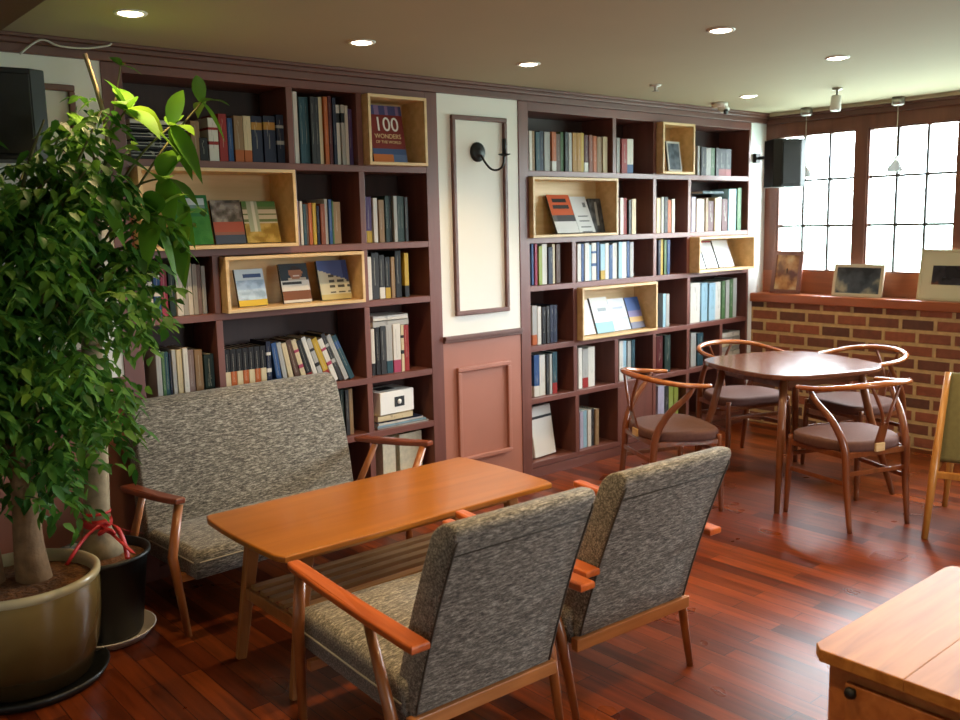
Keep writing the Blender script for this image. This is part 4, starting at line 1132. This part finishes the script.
for i, (y, lb) in enumerate(((3.67, 'small white glass pendant lamp beside the window speaker'), (2.995, 'small white glass pendant lamp before the second window'))):
    t = thing('pendant_lamp', lb, 'pendant lamp', (6.3, y, CZ), 0, 'pendant lamps along the windows')
    MB().lathe([(0, 0), (.04, 0), (.042, -.05), (.03, -.056), (0, -.056)], 24).build('canopy', M['chrome'], t)
    MB().tube([(0, 0, -.05), (0, 0, -.395)], .0025, 6).build('cord', M['cable'], t)
    MB().lathe([(0, 0), (.012, -.0), (.018, -.03), (.05, -.07), (.055, -.1), (.05, -.105), (.012, -.03), (0, -.03)], 24, mat=Matrix.Translation((0, 0, -.39))).build('shade', M['lamp_glass'], t)
o = MB().tube(smooth_path([(1.06, 4.0, 2.30), (1.14, 3.998, 2.362), (1.21, 3.996, 2.345), (1.31, 3.996, 2.347), (1.40, 3.998, 2.366), (1.42, 3.999, 2.378)], 5), .004, 6).build('cable', M['cable'])
tag(o, 'thin white cable drooping along the crown moulding above the plant', 'cable')

def frame(label, y, w, h, m, mat_w, pic, mount=None, rz=0, x=6.32):
    t = thing('picture_frame', label, 'picture frame', (x, y, 1.022), 0, None)
    t.rotation_euler = (0, math.radians(10), rz)
    f = MB(); k = mat_w
    f.box(0, .018, -w/2, w/2, 0, k, .002); f.box(0, .018, -w/2, w/2, h-k, h, .002); f.box(0, .018, -w/2, -w/2+k, k, h-k, .002); f.box(0, .018, w/2-k, w/2, k, h-k, .002)
    f.build('frame', m, t)
    if mount:
        MB().box(.006, .012, -w/2+k, w/2-k, k, h-k).build('mount', mount[0], t); i = mount[1]
        MB().box(.0045, .0062, -w/2+k+i[0], w/2-k-i[0], k+i[1], h-k-i[1]).build('picture', pic, t)
    else:
        MB().box(.008, .012, -w/2+k, w/2-k, k, h-k).build('picture', pic, t)
    MB().bar((.016, 0, h*.6), (.06, 0, .012), (.04, .004), (.04, .004)).build('stand', M['black'], t)
def picture_mat(name, stops, scale=6, det=4):
    m, nt, b = newmat(name); L = nt.links.new
    tc = nt.nodes.new('ShaderNodeTexCoord'); n = nt.nodes.new('ShaderNodeTexNoise'); n.inputs['Scale'].default_value = scale; n.inputs['Detail'].default_value = det
    r = nt.nodes.new('ShaderNodeValToRGB'); e = r.color_ramp.elements
    e[0].position, e[0].color = stops[0][0], srgb(*stops[0][1]); e[1].position, e[1].color = stops[-1][0], srgb(*stops[-1][1])
    for p, c in stops[1:-1]:
        q = e.new(p); q.color = srgb(*c)
    L(tc.outputs['Object'], n.inputs['Vector']); L(n.outputs['Fac'], r.inputs['Fac']); L(r.outputs['Color'], b.inputs['Base Color'])
    b.inputs['Roughness'].default_value = .25
    return m
frame('dark wooden frame with warm brown picture, leaning in the window corner', 3.83, .25, .325, M['shelf'], .03, picture_mat('warm_print', [(.35, (90, 40, 26)), (.5, (176, 128, 84)), (.68, (212, 190, 150))], 9), x=6.325)
frame('pale frame with dark mountain photograph, middle of the window ledge', 3.255, .375, .235, M['frame_pale'] if 'frame_pale' in M else plain('frame_pale', (190, 176, 152), .5), .024,
      picture_mat('dark_print', [(.35, (26, 34, 44)), (.52, (62, 72, 84)), (.66, (150, 146, 130))], 7))
frame('large cream frame with small dark picture, right end of ledge', 2.555, .54, .345, plain('frame_cream', (196, 182, 148), .5), .018,
      picture_mat('dusk_print', [(.4, (30, 26, 34)), (.55, (52, 46, 54)), (.66, (132, 78, 50))], 8), (plain('mount_cream', (206, 194, 162), .8), (.07, .09)))
# ------------------------------------------------------------------ plants
def leaf(b, p, d, nrm, L_, w, fold=.25, droop=.2, seg=4):
    """one pointed leaf blade from p along d, folded along its midrib"""
    d = d.normalized(); s_ = d.cross(nrm)
    if s_.length < 1e-3: s_ = d.cross(Vector((1, 0, 0)))
    s_.normalize(); u = s_.cross(d).normalized()
    prev = None
    for k in range(seg+1):
        t = k/seg; c = p+d*(L_*t)-Vector((0, 0, 1))*droop*L_*t*t
        ww = w*.5*math.sin(PI*min(1, .06+.94*t)**.8)
        if k == seg: ww = .0
        r = (b.verts.new(c-s_*ww+u*ww*fold), b.verts.new(c), b.verts.new(c+s_*ww+u*ww*fold)) if ww > 1e-4 else (b.verts.new(c),)*3
        if prev:
            if r[0] is r[1]:
                b.faces.new((prev[0], prev[1], r[0])); b.faces.new((prev[1], prev[2], r[0]))
            else:
                b.faces.new((prev[0], prev[1], r[1], r[0])); b.faces.new((prev[1], prev[2], r[2], r[1]))
        prev = r
def mesh_part(name, b, mat, parent):
    for f in b.faces: f.smooth = True
    me = bpy.data.meshes.new(name); b.to_mesh(me); b.free(); me.materials.append(mat)
    o = bpy.data.objects.new(name, me); COL.objects.link(o); o.parent = parent; return o

rng = random.Random(3)
def rv(a=1.0): return Vector((rng.uniform(-a, a), rng.uniform(-a, a), rng.uniform(-a, a)))

PX1, PY1 = .755, 3.46
t = thing('potted_tree', 'large leafy tree in olive glazed pot, left foreground', 'potted plant', (PX1, PY1, 0))
MB().lathe([(0, .0), (.255, .0), (.275, .03), (.268, .036), (.25, .016), (0, .012)], 40).build('saucer', M['blackpot'], t)
MB().lathe([(0, .0125), (.20, .0125), (.215, .03), (.243, .12), (.258, .22), (.262, .30), (.262, .372)], 48).build('pot', M['pot'], t)
MB().lathe([(.262, .370), (.268, .38), (.268, .395), (.258, .402), (.244, .396), (.24, .375), (.24, .33)], 48).build('pot_rim', M['pot_rim'], t)
MB().lathe([(.2405, .356), (.15, .368), (0, .374)], 36).build('soil', M['soil'], t)
tr = smooth_path([(.05, 0, .33), (.04, .0, .5), (.045, .01, .72), (.03, .02, .95), (.05, .0, 1.25)], 6)
tk = MB().tube(tr, lerp_list([.066, .05, .042, .037, .03], len(tr)), 14)
tr2 = smooth_path([(-.075, .06, .33), (-.085, .06, .6), (-.11, .07, .85), (-.12, .08, 1.2)], 6)
tk.tube(tr2, lerp_list([.045, .036, .032, .025], len(tr2)), 12)
tk.build('trunk', M['bark'], t)
fb = bmesh.new(); br = MB()
tips = []
for k in range(60):
    a = rng.uniform(0, 2*PI); e = rng.uniform(-.35, 1.25); R = rng.uniform(.3, .62)
    base = Vector((.02, 0, rng.uniform(.75, 1.3)))
    tip = Vector((R*math.cos(a)*math.cos(e*.8), R*.72*math.sin(a)*math.cos(e*.8), 1.36+.62*math.sin(e)+rng.uniform(-.28, .14)))
    tip.z = max(tip.z, .95)
    if tip.z < 1.25: tip.x *= .72; tip.y *= .8
    mid = base.lerp(tip, .55)+Vector((0, 0, .1))
    P = smooth_path([base, mid, tip], 5)
    br.tube(P, lerp_list([.011, .007, .003], len(P)), 6)
    tips.append((P, tip))
def spray(P, n):
    """drooping compound sprays of small oval leaflets along the outer branch"""
    for _ in range(n):
        i = rng.randint(len(P)//3, len(P)-1); p = Vector(P[i])+rv(.045)
        ax = Vector((rng.uniform(-1, 1), rng.uniform(-1, 1), rng.uniform(-.9, .25))).normalized()
        Ls = rng.uniform(.1, .19); m = rng.randint(5, 8)
        for j in range(m):
            q = p+ax*Ls*(j+.6)/m+Vector((0, 0, -.03*((j/m)**2)))
            s_ = 1 if j % 2 else -1
            side = ax.cross(Vector((0, 0, 1))+rv(.3)).normalized()
            d = side*s_*.8+ax*.55+Vector((0, 0, -.35))+rv(.25)
            leaf(fb, q, d, Vector((0, 0, 1))+rv(.6), rng.uniform(.04, .064), rng.uniform(.024, .036), .3, .25, 3)
for P, tip in tips: spray(P, 14)
# hanging skirts of foliage towards the sofa and below the crown
for k in range(150):
    a = rng.uniform(-PI, PI); R = rng.uniform(.12, .62)
    z_ = rng.uniform(.84, 1.97); R *= min(1, .5+.5*(z_-.84)/.45)
    c = Vector((R*math.cos(a), R*.7*math.sin(a), z_))
    spray([c+rv(.05), c+rv(.05)+Vector((0, 0, -.06)), c+Vector((0, 0, -.12)), c+Vector((0, 0, -.16))], 5)
br.build('branch', M['twig'], t)
mesh_part('foliage', fb, M['leaf'], t)

PX2, PY2 = 1.09, 3.635
t = thing('potted_tree', 'money tree in black plastic pot with red ribbon, behind the large pot', 'potted plant', (PX2, PY2, 0))
MB().lathe([(0, 0), (.16, 0), (.185, .03), (.19, .035), (.182, .036), (.16, .012), (0, .01)], 36).build('saucer', M['saucer'], t)
MB().lathe([(0, .0105), (.13, .0105), (.14, .03), (.175, .33), (.188, .335), (.188, .352), (.176, .352), (.17, .32)], 36).build('pot', M['blackpot'], t)
MB().lathe([(.17, .318), (.1, .345), (0, .365)], 30).build('soil', M['soil'], t)
tr = smooth_path([(-.0, .0, .33), (.0, .0, .5), (.015, 0, .75), (.03, .0, 1.1), (.06, -.02, 1.5), (.1, -.05, 1.83)], 6)
MB().tube([(0, 0, .34), (0, 0, .39), (0, 0, .44)], [.1, .075, .052], 14).tube(tr, lerp_list([.058, .05, .046, .04, .03, .016], len(tr)), 14).build('trunk', M['bark2'], t)
rb = MB()
for z, r, h in ((.475, .0535, .035), (.515, .0525, .012)):
    rb.lathe([(r, z-h/2), (r+.0025, z), (r, z+h/2), (r-.002, z)], 20)
def strip(pts, w): 
    b = bmesh.new(); prev = None
    for p in pts:
        p = Vector(p); r = (b.verts.new(p+Vector((-w/2, 0, w*.2))), b.verts.new(p+Vector((w/2, 0, -w*.2))), b.verts.new(p+Vector((w/2, .002, -w*.2))), b.verts.new(p+Vector((-w/2, .002, w*.2))))
        if prev:
            for k in range(4): b.faces.new((prev[k], prev[(k+1) % 4], r[(k+1) % 4], r[k]))
        else: b.faces.new(r)
        prev = r
    b.faces.new(prev[::-1]); bmesh.ops.recalc_face_normals(b, faces=b.faces[:])
    rb.add(b, 0, None, True)
strip(smooth_path([(.0, -.056, .47), (.03, -.1, .43), (.05, -.15, .40), (.07, -.17, .37)], 4), .022)
strip(smooth_path([(.02, -.055, .475), (.045, -.09, .46), (.055, -.13, .40), (.05, -.165, .35)], 4), .02)
strip(smooth_path([(-.01, -.056, .475), (-.07, -.08, .45), (-.13, -.12, .41), (-.16, -.12, .37)], 4), .014)
strip(smooth_path([(.03, -.05, .47), (.09, -.06, .43), (.15, -.06, .405)], 4), .012)
rb.tube(smooth_path([(.0, -.058, .455), (.03, -.095, .44), (.01, -.09, .46), (-.02, -.075, .445), (.0, -.058, .455)], 5), .008, 6)
rb.build('ribbon', M['ribbon'], t)
fb = bmesh.new(); st = MB()
def palm(c, d, n, L_, w, spread=1.0, base=None):
    """petiole and a whorl of long leaflets"""
    c = Vector(c); d = Vector(d).normalized()
    a0 = d.cross(Vector((.2, .1, 1))).normalized(); a1 = d.cross(a0)
    for k in range(n):
        a = 2*PI*k/n+rng.uniform(-.2, .2)
        v = d*.35+(a0*math.cos(a)+a1*math.sin(a))*spread
        leaf(fb, c, v, Vector((0, 0, 1))+rv(.25), 1.12*L_*rng.uniform(.75, 1.1), 1.15*w*rng.uniform(.85, 1.1), .22, .35, 6)
    if base is not None:
        P = smooth_path([base, Vector(base).lerp(c, .6)+Vector((0, 0, .03)), c], 4); st.tube(P, lerp_list([.006, .003], len(P)), 6)
stem_top = [(.1, -.05, 1.8), (.08, -.03, 1.65), (.06, -.02, 1.5), (.05, -.01, 1.35)]
whorls = [((.19, -.13, 2.05), (.5, -.3, .5), 6, .20, .08), ((.36, -.13, 2.0), (.8, -.2, .1), 5, .19, .065), ((.50, -.10, 2.10), (.8, 0, .3), 4, .15, .05), ((.25, .06, 2.24), (.3, -.2, .7), 3, .10, .035),
          ((.03, -.12, 1.96), (-.4, -.4, .6), 6, .19, .07), ((.30, -.16, 1.80), (.5, -.5, 0), 6, .19, .08), ((.22, -.24, 1.66), (.4, -.7, 0), 6, .19, .075), ((.33, -.15, 1.60), (.7, -.3, -.2), 5, .17, .07),
          ((.02, -.22, 1.75), (0, -.8, .4), 6, .18, .07), ((.12, -.12, 1.88), (.2, -.4, .7), 5, .18, .065)]
for i, (c, d, n, L_, w) in enumerate(whorls):
    palm(c, d, n, L_, w, 1.0, stem_top[i % 4])
MB().tube(smooth_path([(.13, -.04, 1.72), (.115, -.12, 1.98), (.055, -.135, 2.235)], 4), .0085, 8).build('bare_stem', M['bark2'], t)
st.build('stem', M['twig'], t)
mesh_part('foliage', fb, M['leaf_big'], t)
